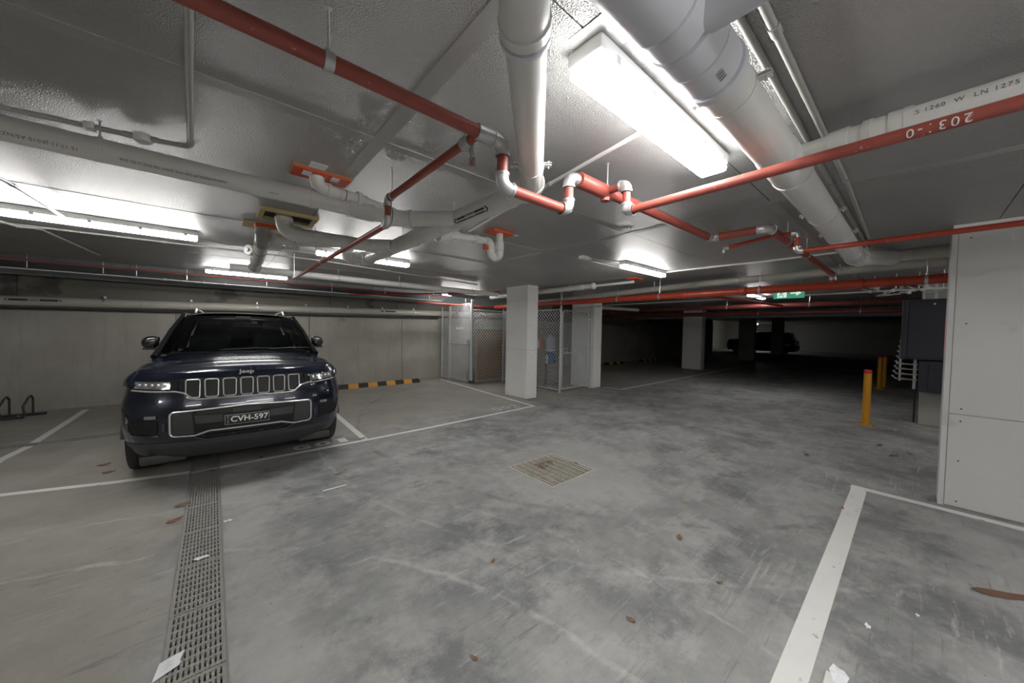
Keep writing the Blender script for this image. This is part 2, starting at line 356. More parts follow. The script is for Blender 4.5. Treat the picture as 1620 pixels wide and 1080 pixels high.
# ------------------------------------------------------------------ setting: floor, walls, ceiling
XMIN, XMAX, YMIN, YMAX = -6.0, 44.0, -6.5, 10.3
TX0, TX1 = -.205, .045                    # trench drain running toward the wall
TY0, TY1 = .6, 9.6
CY0, CY1 = 7.42, 7.60                     # second, narrow trench parallel to the wall
GX0, GX1, GY0, GY1 = 2.61, 3.35, 2.36, 3.06   # square pit
def floor():
    bm = NB()
    holes = [(TX0, TX1, TY0, TY1), (-4.5, TX0, CY0, CY1), (TX1, 1.6, CY0, CY1), (GX0, GX1, GY0, GY1)]
    xs = sorted({XMIN, XMAX, -4.5, TX0, TX1, 1.6, GX0, GX1, 6, 12, 20, 30}); ys = sorted({YMIN, YMAX, TY0, TY1, CY0, CY1, GY0, GY1})
    cache = {}
    def vv(x, y, z):
        k = (round(x, 4), round(y, 4), z)
        if k not in cache: cache[k] = bm.verts.new((x, y, z))
        return cache[k]
    for i in range(len(xs) - 1):
        for j in range(len(ys) - 1):
            x0, x1, y0, y1 = xs[i], xs[i + 1], ys[j], ys[j + 1]; mx, my = (x0 + x1) / 2, (y0 + y1) / 2
            z = 0.
            if any(h[0] < mx < h[1] and h[2] < my < h[3] for h in holes): z = -.13
            bm.faces.new((vv(x0, y0, z), vv(x1, y0, z), vv(x1, y1, z), vv(x0, y1, z)))
    # vertical sides of the channels
    for h in holes:
        for (a, b) in (((h[0], h[2]), (h[1], h[2])), ((h[1], h[2]), (h[1], h[3])), ((h[1], h[3]), (h[0], h[3])), ((h[0], h[3]), (h[0], h[2]))):
            q = [bm.verts.new((a[0], a[1], 0)), bm.verts.new((b[0], b[1], 0)), bm.verts.new((b[0], b[1], -.13)), bm.verts.new((a[0], a[1], -.13))]
            bm.faces.new(q)
    q = [bm.verts.new(p) for p in ((29.2, YMAX, 0), (XMAX, YMAX, 0), (XMAX, 14.0, 0), (29.2, 14.0, 0))]; bm.faces.new(q)
    me = bpy.data.meshes.new('floor'); bm.to_mesh(me); bm.free(); me.materials.append(M['floor_concrete'])
    o = bpy.data.objects.new('floor', me); C.objects.link(o)
    tag(o, 'grey stained concrete car park floor with scuffs and leaf stains', 'floor', kind='structure')
    return o
floor_o = floor()

# back wall: precast panels below, dark in-situ band above
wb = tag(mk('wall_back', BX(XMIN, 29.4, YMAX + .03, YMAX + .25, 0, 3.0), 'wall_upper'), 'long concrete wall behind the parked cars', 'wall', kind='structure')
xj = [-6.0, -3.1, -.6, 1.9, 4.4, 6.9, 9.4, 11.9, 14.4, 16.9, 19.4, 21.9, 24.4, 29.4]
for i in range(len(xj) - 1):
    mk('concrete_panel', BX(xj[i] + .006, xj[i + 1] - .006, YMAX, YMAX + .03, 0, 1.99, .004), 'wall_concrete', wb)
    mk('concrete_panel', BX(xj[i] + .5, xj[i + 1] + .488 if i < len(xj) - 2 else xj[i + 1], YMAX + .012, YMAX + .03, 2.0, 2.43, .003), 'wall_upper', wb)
for i in range(18):
    x0 = -6 + i * .95
    mk('insulation_board', BX(x0 + .004, x0 + .946, YMAX - .04, YMAX + .02, 2.44, 2.98, .004), 'upper_board', wb)
YFAR = 14.0
tag(mk('wall_back_far', BX(29.4, XMAX + .2, YFAR, YFAR + .2, 0, 3.0), 'concrete_col'), 'recessed concrete wall behind the distant car', 'wall', kind='structure')
tag(mk('wall_return', BX(29.2, 29.4, YMAX + .25, YFAR + .2, 0, 3.0), 'concrete_col'), 'short return wall where the far bays step back', 'wall', kind='structure')
tag(mk('wall_left', BX(XMIN - .2, XMIN, YMIN, YMAX + .2, 0, 3.0), 'wall_concrete'), 'concrete end wall on the left', 'wall', kind='structure')
tag(mk('wall_front', BX(XMIN, XMAX, YMIN - .2, YMIN, 0, 3.0), 'wall_concrete'), 'concrete wall opposite the bays', 'wall', kind='structure')
tag(mk('wall_far', BX(XMAX, XMAX + .2, YMIN, YFAR, 0, 3.0), 'concrete_col'), 'pale far end wall of the car park', 'wall', kind='structure')

# ceiling: slab with foil faced insulation boards and taped seams
ce = tag(mk('ceiling', BX(XMIN, XMAX, YMIN, 14.2, 2.98, 3.2), 'concrete_col'), 'suspended slab lined with foil faced boards', 'ceiling', kind='structure')
CEDGE = 9.0
bx = [-6.0, -4.58, -1.93, .72, 3.37, 6.02, 8.67, 11.32, 13.97]
by = [-6.5, -5.36, -4.13, -2.90, -1.67, -.44, .79, 2.02, 3.25, 4.48, 5.71, 6.94, 8.17, CEDGE]
for i in range(len(bx) - 1):
    for j in range(len(by) - 1):
        mk('ceiling_board', BX(bx[i] + .003, bx[i + 1] - .003, by[j] + .003, by[j + 1] - .003, CEIL, 2.98), 'foil_board', ce)
mk('ceiling_board', BX(13.98, XMAX, YMIN, YMAX - .05, CEIL, 2.98), 'foil_board', ce)
for (x, y0, y1) in ((.72, -1.6, 3.2), (3.37, -.4, 4.4), (-1.93, 1., 3.2), (6.02, 2., 5.6)):
    mk('seam_tape', BX(x - .04, x + .04, y0, y1, CEIL - .0015, CEIL + .002), 'foil_tape', ce)
for (y, x0, x1) in ((2.02, -5.5, 3.3), (.79, -1.9, .7), (3.25, -1.9, 6.0), (4.48, -4.4, 3.3), (.79, 3.4, 6.0), (5.71, 0, 6.0), (6.94, 0, 4.)):
    mk('seam_tape', BX(x0, x1, y - .035, y + .035, CEIL - .002, CEIL + .001), 'foil_tape', ce)
mk('board_edge_strip', BX(XMIN, 13.9, CEDGE, CEDGE + .02, CEIL, 2.98), 'tray_black', ce)

# screws
scr = mk('screw', lathe(NB(), [(.007, -.002), (.007, .001), (.003, .002)], (0, 0, 0), 8), 'screw', origin=(0, 0, 0))
SCREW_ME = scr.data; bpy.data.objects.remove(scr)
def screw(parent, p, normal):
    o = bpy.data.objects.new('screw', SCREW_ME); C.objects.link(o); o.parent = parent; o.location = V(p) - wloc(parent)
    o.rotation_mode = 'QUATERNION'; o.rotation_quaternion = V((0, 0, 1)).rotation_difference(V(normal))

# clad columns
def clad_column(x0, x1, y0, y1, label, joints=(0, 1.14, 2.3, CEIL)):
    r = thing('column', label, 'column', ((x0 + x1) / 2, (y0 + y1) / 2, 0)); r['kind'] = 'structure'
    mk('core', BX(x0 + .012, x1 - .012, y0 + .012, y1 - .012, 0, CEIL), 'concrete_col', r)
    for k in range(len(joints) - 1):
        z0, z1 = joints[k] + (.004 if k else .012), joints[k + 1] - .001
        mk('cladding_board', BX(x0, x0 + .012, y0 + .001, y1, z0, z1, .0015), 'white_board', r)
        mk('cladding_board', BX(x1 - .012, x1, y0 + .001, y1, z0, z1, .0015), 'white_board', r)
        mk('cladding_board', BX(x0, x1, y0 - .011, y0, z0, z1, .0015), 'white_board', r)
        mk('cladding_board', BX(x0, x1, y1, y1 + .012, z0, z1, .0015), 'white_board', r)
        for z in ((z0 + .06, z1 - .06, (z0 + z1) / 2) if z1 - z0 > .6 else (z1 - .07,)):
            for y in (y0 + .09, y1 - .09): screw(r, (x0, y, z), (-1, 0, 0))
            for x in (x0 + .06, x1 - .06): screw(r, (x, y0 - .011, z), (0, -1, 0))
    return r
clad_column(5.49, 5.82, 5.86, 6.60, 'white clad column beside the corner of the empty bay')
clad_column(8.10, 8.46, 5.91, 6.68, 'white clad column at the hinge side of the cage gate')
def plain_column(x0, x1, y0, y1, label, m='concrete_col'):
    o = mk('column', BX(x0, x1, y0, y1, 0, CEIL, .012), m); return tag(o, label, 'column', kind='structure')
plain_column(16.15, 16.55, 6.11, 6.92, 'pale painted column standing beside the far bay line', 'white_board')
plain_column(24.7, 25.1, 6.35, 7.2, 'grey concrete column in front of the distant car bonnet')
plain_column(33.5, 33.9, 6.75, 7.5, 'darkest, farthest column in front of the distant car door')
plain_column(9.75, 10.35, -.9, -.07, 'grey concrete pillar carrying the navy cabinets')

# white lined wall at the right
WX = 5.28
wr = tag(mk('wall_right', BX(WX + .012, WX + .30, YMIN, -.20, 0, CEIL), 'concrete_col'), 'white board lined wall at the right', 'wall', kind='structure')
for (z0, z1) in ((.012, .88), (.885, CEIL - .075)):
    for (y1, y0) in ((-.225, -2.62), (-2.626, -5.02)):
        mk('lining_board', BX(WX, WX + .012, y0, y1, z0, z1, .0015), 'wall_board', wr)
        for z in (z0 + .05, (z0 + z1) / 2, z1 - .06):
            for y in (y1 - .07, y1 - .62, y1 - 1.2): screw(wr, (WX, y, z), (-1, 0, 0))
mk('corner_trim', BX(WX - .002, WX + .30, -.222, -.185, 0, CEIL - .07, .002), 'wall_board', wr)
mk('head_trim', BX(WX - .012, WX + .014, -5.0, -.19, CEIL - .07, CEIL - .002, .002), 'white_board', wr)

# ------------------------------------------------------------------ painted lines and numbers
def strip(pts, w, label, m='line_white', z=.0015):
    bm = NB(); n = len(pts); L, R = [], []
    for i in range(n):
        a = V((*pts[max(i - 1, 0)], 0)); b = V((*pts[min(i + 1, n - 1)], 0)); d = (b - a).normalized(); nn = V((-d.y, d.x, 0)) * w / 2; p = V((*pts[i], 0))
        L.append(p + nn); R.append(p - nn)
    for zz in (z,):
        vs = [bm.verts.new((q.x, q.y, zz)) for q in L + R]; lo = [bm.verts.new((q.x, q.y, .0002)) for q in L + R]
        for i in range(n - 1): bm.faces.new((vs[i], vs[i + 1], vs[n + i + 1], vs[n + i]))
        for i in range(n - 1):
            bm.faces.new((vs[i], vs[i + 1], lo[i + 1], lo[i])); bm.faces.new((vs[n + i], vs[n + i + 1], lo[n + i + 1], lo[n + i]))
    return tag(mk('parking_line', bm, m), label, 'line marking')
strip([(-2.6, 5.83), (-1.51, 5.47), (-.77, 5.23), (TX0, 5.10)], .075, 'white bay front line left of the trench drain')
strip([(TX1, 5.07), (1.63, 5.07), (2.66, 5.10), (5.19, 5.25)], .075, 'long white bay front line passing under the car nose')
strip([(-1.9, 5.7), (-1.885, 6.86), (-1.82, CY0)], .085, 'white bay divider left of the car, in front of the narrow trench')
strip([(-1.82, CY1), (-1.80, 9.2), (-1.80, 10.0)], .085, 'white bay divider left of the car, running to the wall')
strip([(1.64, 5.11), (1.70, 7.0), (1.76, 9.9)], .085, 'white bay divider on the right of the car')
strip([(5.15, 5.29), (5.25, 6.78), (5.5, 9.9)], .075, 'white bay divider running past the column to the cage')
strip([(8.55, 5.31), (12, 5.38), (15.9, 5.47), (21, 5.6)], .085, 'white front line of the dark bays beyond the cage')
strip([(8.58, 5.36), (8.6, 5.85)], .07, 'short white line end beside the second clad column')
strip([(12.0, 5.43), (12.05, 8.6)], .07, 'faint white divider between the dark bays', 'line_worn')
strip([(1.2, .335), (1.93, .325), (5.0, .335), (5.101, .340)], .115, 'wide white line leading to the bottom edge of the photo')
strip([(5.147, .40), (5.147, -.4), (5.15, -5.2)], .09, 'white line along the foot of the white wall')
strip([(20.6, 5.72), (24.3, 5.9)], .09, 'short pale line beside the dim grey column', 'line_worn')
strip([(37.4, 12.2), (37.2, 5.8), (37.2, 0)], .2, 'distant white line beneath the silhouetted car')
def bay_no(chars, c, sx, sy, label, m='line_white', xd=(1, 0, 0), yd=(0, 1, 0), gap=.28):
    """stencilled characters, each a part, spread evenly over sx by sy around c"""
    t = thing('bay_number', label, 'floor number', (c[0], c[1], 0)); n = len(chars); w = sx / (n + (n - 1) * gap)
    for i, ch in enumerate(chars):
        bm = text_bm(ch, 1.0, .0, .035); xs = [v.co.x for v in bm.verts]; ys = [v.co.y for v in bm.verts]; mx, my = (max(xs) + min(xs)) / 2, (max(ys) + min(ys)) / 2
        kx = w / (max(xs) - min(xs)) * (.55 if ch == '1' else 1); ky = sy / (max(ys) - min(ys)); cx = -sx / 2 + w / 2 + i * w * (1 + gap)
        for v in bm.verts: v.co = V(((v.co.x - mx) * kx + cx, (v.co.y - my) * ky, .0018))
        place(bm, basis(c, xd, yd)); mk('stencil_character', bm, m, t)
    return t
bay_no('G01', (1.13, 5.265, 0), .70, .20, 'worn white stencilled bay number G01 by the car tyre')
bay_no('G02', (4.58, 5.50, 0), .66, .26, 'worn white stencilled bay number G02 beside the column', 'line_worn')
bay_no('II', (2.13, .15, 0), .15, .16, 'white stencil strokes cut by the bottom edge beside the wide line', 'line_white', (0, -1, 0), (1, 0, 0))

# ------------------------------------------------------------------ drains
def grate_mesh(w, l, nx, ny, m, name):
    """drain cover w (x) by l (y) with nx by ny slots, studs between the slots"""
    bm = NB(); t = .018; ex, ey = .012, .012; px = (w - 2 * ex) / nx; py = (l - 2 * ey) / ny; sx, sy = px * .40, py * .74
    xs = [-w / 2]; hx = []
    for i in range(nx):
        c = -w / 2 + ex + (i + .5) * px; xs += [c - sx / 2, c + sx / 2]; hx.append(len(xs) - 2)
    xs.append(w / 2); ys = [-l / 2]; hy = []
    for j in range(ny):
        c = -l / 2 + ey + (j + .5) * py; ys += [c - sy / 2, c + sy / 2]; hy.append(len(ys) - 2)
    ys.append(l / 2)
    top = [[bm.verts.new((x, y, 0)) for y in ys] for x in xs]; bot = [[bm.verts.new((x, y, -t)) for y in ys] for x in xs]
    for i in range(len(xs) - 1):
        for j in range(len(ys) - 1):
            if i in hx and j in hy:
                q = [(i, j), (i + 1, j), (i + 1, j + 1), (i, j + 1)]
                for k in range(4):
                    a, b = q[k], q[(k + 1) % 4]; bm.faces.new((top[a[0]][a[1]], top[b[0]][b[1]], bot[b[0]][b[1]], bot[a[0]][a[1]]))
            else:
                bm.faces.new((top[i][j], top[i + 1][j], top[i + 1][j + 1], top[i][j + 1]))
    for i in range(nx - 1):
        for j in range(ny):
            c = V((-w / 2 + ex + (i + 1) * px, -l / 2 + ey + (j + .5) * py, 0))
            for s in (-.2, .2):
                p = c + V((0, s * py, 0)); a = .0032
                q = [bm.verts.new(p + V((dx * a, dy * a, .0))) for dx, dy in ((-1, -1), (1, -1), (1, 1), (-1, 1))]; tp = bm.verts.new(p + V((0, 0, .0025)))
                for k in range(4): bm.faces.new((q[k], q[(k + 1) % 4], tp))
    return mk(name, bm, m, origin=(0, 0, 0))
td = thing('trench_drain', 'long slotted trench drain running under the car', 'drain', ((TX0 + TX1) / 2, 3, 0))
mk('edge_rail', BX(TX0, TX0 + .008, TY0, TY1, -.05, .001), 'grate', td); mk('edge_rail', BX(TX1 - .008, TX1, TY0, TY1, -.05, .001), 'grate', td)
cov = grate_mesh(.232, .496, 11, 8, 'grate', 'drain_cover'); cov.parent = td
for k in range(18):
    c = cov if k == 0 else share(cov, td)
    c.location = (0, TY0 + .25 + k * .5 - 3, -.002)
dp = tag(mk('drain_paint', BX(TX0 + .01, TX1 - .01, 5.05, 5.10, -.001, .0008), 'line_worn', td), 'white paint carried across the cover')
nd2 = thing('trench_drain', 'narrow slotted trench drain crossing in front of the back wall', 'drain', (-1.4, 7.51, 0))
cv2 = grate_mesh(.166, .496, 6, 8, 'grate', 'drain_cover'); cv2.parent = nd2
xs2 = [-4.5 + .25 + .5 * k for k in range(8)] + [TX1 + .28 + .5 * k for k in range(3)]
for k, x in enumerate(xs2):
    c = cv2 if k == 0 else share(cv2, nd2)
    c.location = (x + 1.4, 0, -.002); c.rotation_euler = (0, 0, PI / 2)
mk('edge_rail', BX(-4.5, TX0, CY0, CY0 + .006, -.05, .001), 'grate', nd2); mk('edge_rail', BX(-4.5, TX0, CY1 - .006, CY1, -.05, .001), 'grate', nd2)
sg = thing('pit_grate', 'square steel grate over a drainage pit in the aisle', 'grate', ((GX0 + GX1) / 2, (GY0 + GY1) / 2, 0))
bm = NB()
for (a, b, c, d) in ((GX0, GX1, GY0, GY0 + .02), (GX0, GX1, GY1 - .02, GY1), (GX0, GX0 + .02, GY0 + .02, GY1 - .02), (GX1 - .02, GX1, GY0 + .02, GY1 - .02)): box(bm, a, b, c, d, -.06, .002)
mk('frame', bm, 'pit_grate', sg)
barm = mk('bar', BX(-.007, .007, -(GY1 - GY0) / 2 + .022, (GY1 - GY0) / 2 - .022, -.04, 0), 'pit_grate', sg, local=True)
for k in range(8):
    o = barm if k == 0 else share(barm, sg); o.location = (-.31 + k * .62 / 7, 0, .001)
rodm = mk('cross_rod', BX(-(GX1 - GX0) / 2 + .022, (GX1 - GX0) / 2 - .022, -.004, .004, -.012, -.002), 'pit_grate', sg, local=True)
for k in range(18):
    o = rodm if k == 0 else share(rodm, sg); o.location = (0, -.31 + k * .62 / 17, 0)
mk('silt', BX(GX0 + .02, GX1 - .02, GY0 + .02, GY1 - .02, -.10, -.045), mat('silt', (.13, .118, .10), .9, noise=(6, .3, (.08, .07, .055))), sg)
bmd = NB()
for k in range(26):
    a = random.random() * 6.28; r = .09 * random.random() ** .5; p = V((3.0 + r * 1.5 * math.cos(a), 2.85 + r * math.sin(a), .001)); s = .012 + .02 * random.random(); t = random.random() * 3
    q = [bmd.verts.new(p + V((s * math.cos(t + i * PI / 2), s * .6 * math.sin(t + i * PI / 2), .004 * random.random()))) for i in range(4)]; bmd.faces.new(q)
tag(mk('leaf_litter', bmd, 'leaf', origin=(3.0, 2.85, .001)), 'clump of wet brown leaf litter on the square grate', 'leaves', kind='stuff')

# ------------------------------------------------------------------ lamps
def lamp(x0, x1, yc, label, w=.115, z=CEIL, axis='x', lit=True, group=None):
    """weatherproof batten: housing against the ceiling, rounded diffuser below, clips"""
    ln = x1 - x0; xc = (x0 + x1) / 2
    r = thing('batten_light', label, 'light', (xc, yc, z), group)
    if axis == 'y': r.rotation_euler = (0, 0, PI / 2)
    bm = box(NB(), -ln / 2, ln / 2, -w / 2, w / 2, -.06, -.0005, .012); mk('housing', bm, 'lamp_housing', r, True, local=True)
    bm = box(NB(), -ln / 2 + .004, ln / 2 - .004, -w / 2 + .004, w / 2 - .004, -.105, -.0605, .02); mk('diffuser', bm, 'diffuser' if lit else 'white_plastic', r, True, local=True)
    cb = mk('clip', BX(-.014, .014, -.003, .004, -.075, -.045, .001), 'lamp_clip', r, local=True)
    first = True
    for k in range(5):
        for s in (-1, 1):
            o = cb if first else share(cb, r); first = False
            o.location = (-ln / 2 + .1 + k * (ln - .2) / 4, s * (w / 2 + .003), 0)
    return r
lamp(1.03, 2.29, .825, 'large glaring batten light above the aisle beside the widest pipe', w=.155)
lamp(-1.68, -.12, 5.32, 'long batten light at the left above the car bonnet')
lamp(1.03, 2.30, 5.15, 'batten light behind the pipe bend right of the car')
lamp(4.58, 5.85, 2.86, 'batten light on open ceiling in front of the clad column')
lamp(-.1, 1.15, 8.35, 'batten light close to the back wall above the car roof')
lamp(4.85, 6.1, 8.62, 'batten light above the left storage cage')
lamp(10.1, 11.35, 2.75, 'batten light beside the green exit sign')
lamp(39.2, 40.5, 10.2, 'distant batten light behind the silhouetted car')
lamp(.45, 1.72, -3.6, 'added unseen fill light on the ceiling behind the viewpoint')  # extra lamp added out of view to fill the foreground
lamp(-3.4, -2.1, -.9, 'added unseen fill light on the ceiling left of the viewpoint')  # unseen lamp added to brighten the near floor and ceiling
lamp(-4.9, -3.6, 1.7, 'added unseen fill light on the ceiling beyond the left edge of the photo')  # added out of view to lift the left ceiling and pipes
lamp(.15, 1.4, -1.35, 'added unseen fill light on the ceiling just behind the viewpoint')  # unseen lamp added to light the pipe sides facing the camera
lamp(-.6, .7, -4.9, 'added unseen fill light on the ceiling farthest behind the viewpoint')  # another added lamp, out of view, for more fill and bounce
lamp(-1.2, .1, -2.6, 'added unseen fill light on the ceiling behind and left of the viewpoint')  # added behind the camera to soften dark pipe undersides
lamp(2.6, 3.9, -2.6, 'added unseen fill light on the ceiling before the white wall')  # unseen lamp added to brighten the foreground and white wall
lamp(7.1, 8.4, -1.7, 'batten light hidden behind the white wall')

# ------------------------------------------------------------------ pipes
def hanger(parent, p, axis, r, mt='galv', rod=True, ears=False, top=CEIL - .004, w=.03):
    """band clamp around a pipe with a drop rod up to the ceiling"""
    p = V(p); bm = ring(NB(), p, axis, r * .98, r + .004, w, 20)
    if ears:
        d, u, v = frame_of(axis); side = V((0, 0, 1)).cross(V(axis)).normalized()
        for s in (-1, 1):
            c = p + side * s * (r + .022) + V((0, 0, r * .1)); a = V(axis).normalized() * w / 2
            for dz in (-.006, .006):
                q = [c + side * .022 + a, c - side * .022 + a, c - side * .022 - a, c + side * .022 - a]
                lo = [bm.verts.new(x + V((0, 0, dz - .002))) for x in q]; hi = [bm.verts.new(x + V((0, 0, dz + .002))) for x in q]
                bm.faces.new(hi); bm.faces.new(lo[::-1])
                for k in range(4): bm.faces.new((lo[k], lo[(k + 1) % 4], hi[(k + 1) % 4], hi[k]))
            cyl(bm, c + side * s * .006 + V((0, 0, -.022)), c + side * s * .006 + V((0, 0, .02)), .004, 6)
    mk('clamp', bm, mt, parent, True)
    if rod and top - p.z - r > .02:
        bm = cyl(NB(), p + V((0, 0, r)), V((p.x, p.y, top)), .004, 8); lathe(bm, [(.011, -.004), (.011, 0)], (p.x, p.y, top - .0005), 10); lathe(bm, [(.009, 0), (.009, .012)], (p.x, p.y, p.z + r + .002), 6)
        mk('drop_rod', bm, 'steel', parent, True)
def run(name, label, cat, nodes, r, m, fit=None, fitr=1.16, bend=None, clamps=(), ears=False, rings=(), group=None, capends=False, cmat='galv', top=CEIL - .004, seg=18, ringmat=None):
    """a pipe run: straight lengths, bends at the corners, clamps as (segment, fraction), couplings as (segment, fraction, width, factor)"""
    nodes = [V(p) for p in nodes]; n = len(nodes); fit = fit or m; bend = bend or r * 1.7
    root = thing(name, label, cat, nodes[0], group); cuts = [0.] * n
    for i in range(1, n - 1):
        pts, t = arc_pts(nodes[i - 1], nodes[i], nodes[i + 1], bend, 8); cuts[i] = t
        ext = r * .7
        d0 = (pts[0] - nodes[i]).normalized(); d1 = (pts[-1] - nodes[i]).normalized()
        pp = [pts[0] + d0 * ext] + pts + [pts[-1] + d1 * ext]
        bm = tube(NB(), pp, r * fitr, seg)
        for (q, d) in ((pp[0], d0), (pp[-1], d1)): ring(bm, q - d * r * .25, d, r, r * fitr * 1.1, r * .5, seg)
        mk('elbow', bm, fit, root, True)
    for i in range(n - 1):
        d = (nodes[i + 1] - nodes[i]); L = d.length; d = d / L
        a = nodes[i] + d * cuts[i]; b = nodes[i + 1] - d * cuts[i + 1]
        if (b - a).length > .004: mk('pipe_length', tube(NB(), [a, b], r, seg), m, root, True)
    for (s, f) in clamps:
        p = nodes[s].lerp(nodes[s + 1], f); hanger(root, p, nodes[s + 1] - nodes[s], r, cmat, True, ears, top)
    for (s, f, w, k) in rings:
        p = nodes[s].lerp(nodes[s + 1], f); d = (nodes[s + 1] - nodes[s]).normalized()
        mk('coupling', tube(NB(), [p - d * w / 2, p - d * (w / 2 - .004), p + d * (w / 2 - .004), p + d * w / 2], [r * (k - .02), r * k, r * k, r * (k - .02)], seg), ringmat or fit, root, True)
    return root
def sprinkler(parent, p, s=1.):
    p = V(p); bm = lathe(NB(), [(.012 * s, 0), (.012 * s, -.014 * s), (.008 * s, -.016 * s), (.008 * s, -.022 * s)], p, 10)
    o = mk('sprinkler_head', bm, 'galv', parent, True)
    bm = NB()
    for k in (-1, 1): tube(bm, [p + V((k * .007 * s, 0, -.022 * s)), p + V((k * .011 * s, 0, -.035 * s)), p + V((k * .004 * s, 0, -.05 * s))], .0022 * s, 6)
    lathe(bm, [(.013 * s, -.053 * s), (.013 * s, -.0505 * s)], p, 12); cyl(bm, p + V((0, 0, -.024 * s)), p + V((0, 0, -.05 * s)), .0025 * s, 6)
    mk('deflector', bm, mat('bronze', (.30, .20, .14), .4, .7), o)

RY = 1.294
ra = run('sprinkler_pipe', 'red sprinkler pipe crossing the upper left, stepping down beside the white pipe', 'pipe',
    [(-2.912, RY, 2.474), (1.036, RY, 2.474), (1.036, RY, 2.272), (1.514, RY, 2.272), (1.514, RY, 2.462), (1.635, RY, 2.462)], 0.0263, 'red_pipe', 'galv', 1.2, clamps=[(0, (2.6 + .265) / 3.525), (0, .3)], rings=[(0, (2.6 + .83) / 3.525, .085, 1.28)])
rb_ = run('sprinkler_pipe', 'red sprinkler branch sloping back from the tee past a stepped drop', 'pipe',
    [(0.896, RY, 2.465), (0.896, 2.341, 2.465), (0.896, 2.341, 2.3), (0.896, 5.936, 2.3)], 0.0207, 'red_pipe', 'galv', 1.25, clamps=[(0, .93), (2, .52), (2, .99)], rings=[(0, .09, .06, 1.35)])
sprinkler(rb_, (0.935, 1.394, 2.442), 1.25)
cyl_bm = cyl(NB(), (0.896, 1.394, 2.465), (0.935, 1.394, 2.465), .014, 10); cyl(cyl_bm, (0.935, 1.394, 2.471), (0.935, 1.394, 2.44), .014, 10); mk('sprinkler_tee', cyl_bm, 'galv', rb_, True)
rc = run('sprinkler_pipe', 'red header pipe with an open front end and zigzag run to the red main', 'pipe',
    [(1.613, RY, 2.468), (3.45, 1.254, 2.468), (3.45, 0.818, 2.468), (6.698, 0.806, 2.468), (6.698, 0.806, 2.317)], 0.0325, 'red_pipe', 'galv', 1.18, clamps=[(0, .14), (2, .19), (2, .45)])
bm = tube(NB(), [(1.596, RY, 2.468), (1.604, RY, 2.468), (1.904, RY, 2.468), (1.926, RY, 2.468)], [.041, .044, .044, .033], 18); mk('header_sleeve', bm, 'red_pipe', rc, True)
bm = tube(NB(), [(1.859, RY, 2.468), (1.859, RY, 2.412)], [.029, .027], 14); mk('plugged_outlet', bm, 'red_pipe', rc, True)
rd = run('sprinkler_pipe', 'red sprinkler pipe passing under the widest white pipe, hand lettered', 'pipe',
    [(1.854, RY, 2.469), (1.854, 1.142, 2.469), (1.854, 1.142, 2.311), (1.854, -6.16, 2.311)], 0.0230, 'red_pipe', 'galv', 1.3, bend=.03, clamps=[(2, .62)])
mk('lettering', wrap_text('2031-0', .040, (1.854, -0.022, 2.311), (0, 1, 0), (-.93, 0, -.36), .023, .0, 1.3), 'sign_white', rd)
rg = run('sprinkler_pipe', 'thin red sprinkler pipe running in front of the white wall head', 'pipe',
    [(3.786, 0.809, 2.469), (3.786, 0.689, 2.469), (3.786, 0.689, 2.311), (3.786, -6.16, 2.311)], 0.0196, 'bright_red_pipe', 'galv', 1.35, bend=.028, clamps=[(2, .7)])
rh = run('sprinkler_pipe', 'short thin red dropper with a sprinkler head near the big pipe', 'pipe', [(3.662, 0.818, 2.451), (3.662, 1.204, 2.404)], 0.0151, 'bright_red_pipe', 'galv', rings=[(0, .97, .05, 1.5)])
sprinkler(rh, (3.662, 1.215, 2.384), 1.2)
rm = run('fire_main', 'thick bright red fire main running across above the cage', 'pipe', [(6.698, -5.824, 2.311), (6.698, 8.6, 2.311)], 0.0605, 'bright_red_pipe', clamps=[(0, .40), (0, .52), (0, .635), (0, .70), (0, .81)],
    rings=[(0, .44, .05, 1.22), (0, .535, .07, 1.25), (0, .60, .06, 1.2), (0, .66, .05, 1.2)], ringmat='bright_red_pipe', seg=20)
run('sprinkler_pipe', 'thin red pipe crossing diagonally above the left cage gate', 'pipe', [(2.6, 9.25, 2.42), (5.4, 7.3, 2.56), (5.4, 6.75, 2.56)], .02, 'bright_red_pipe', 'galv', clamps=[(0, .6), (0, .85)])
run('sprinkler_pipe', 'thin red pipe running level behind the left cage', 'pipe', [(4.2, 8.95, 2.33), (9.6, 8.95, 2.33)], .02, 'bright_red_pipe', clamps=[(0, .3), (0, .7)])

# PVC drainage
wv = run('drain_pipe', 'white drain pipe hanging diagonally toward the top edge of the photo', 'pipe', [(0.627, 0.706, CEIL - .004), (0.627, 0.706, 2.496), (1.523, 1.602, 2.496), (1.523, 1.792, 2.496)], 0.0672, 'pvc', bend=.07, fitr=1.07, clamps=[(1, .78)], ears=True, rings=[(1, .11, .02, 1.2)], ringmat='pvc_cool', cmat='pvc')
w2 = run('drain_pipe', 'white sewage pipe with a black flow arrow label', 'pipe', [(1.523, 1.792, 2.496), (1.523, 4.648, 2.496), (1.344, 4.906, 2.496), (1.344, 4.906, CEIL - .01)], 0.0739, 'pvc', bend=.09, fitr=1.06, clamps=[(0, .26), (0, .62)], rings=[(0, .32, .05, 1.08), (0, .52, .06, 1.08), (0, .78, .06, 1.08)], cmat='pvc')
A = V((-.80, 0, -.6)).normalized()
def wrap_quad(bm, pts, c, axis, up, r):
    axis = V(axis).normalized(); up = V(up).normalized(); side = up.cross(axis).normalized(); q = []
    for (x, y) in pts:
        a = y / r; q.append(bm.verts.new(V(c) + axis * x + up * (math.cos(a) * (r + .001)) + side * (math.sin(a) * (r + .001))))
    bm.faces.new(q)
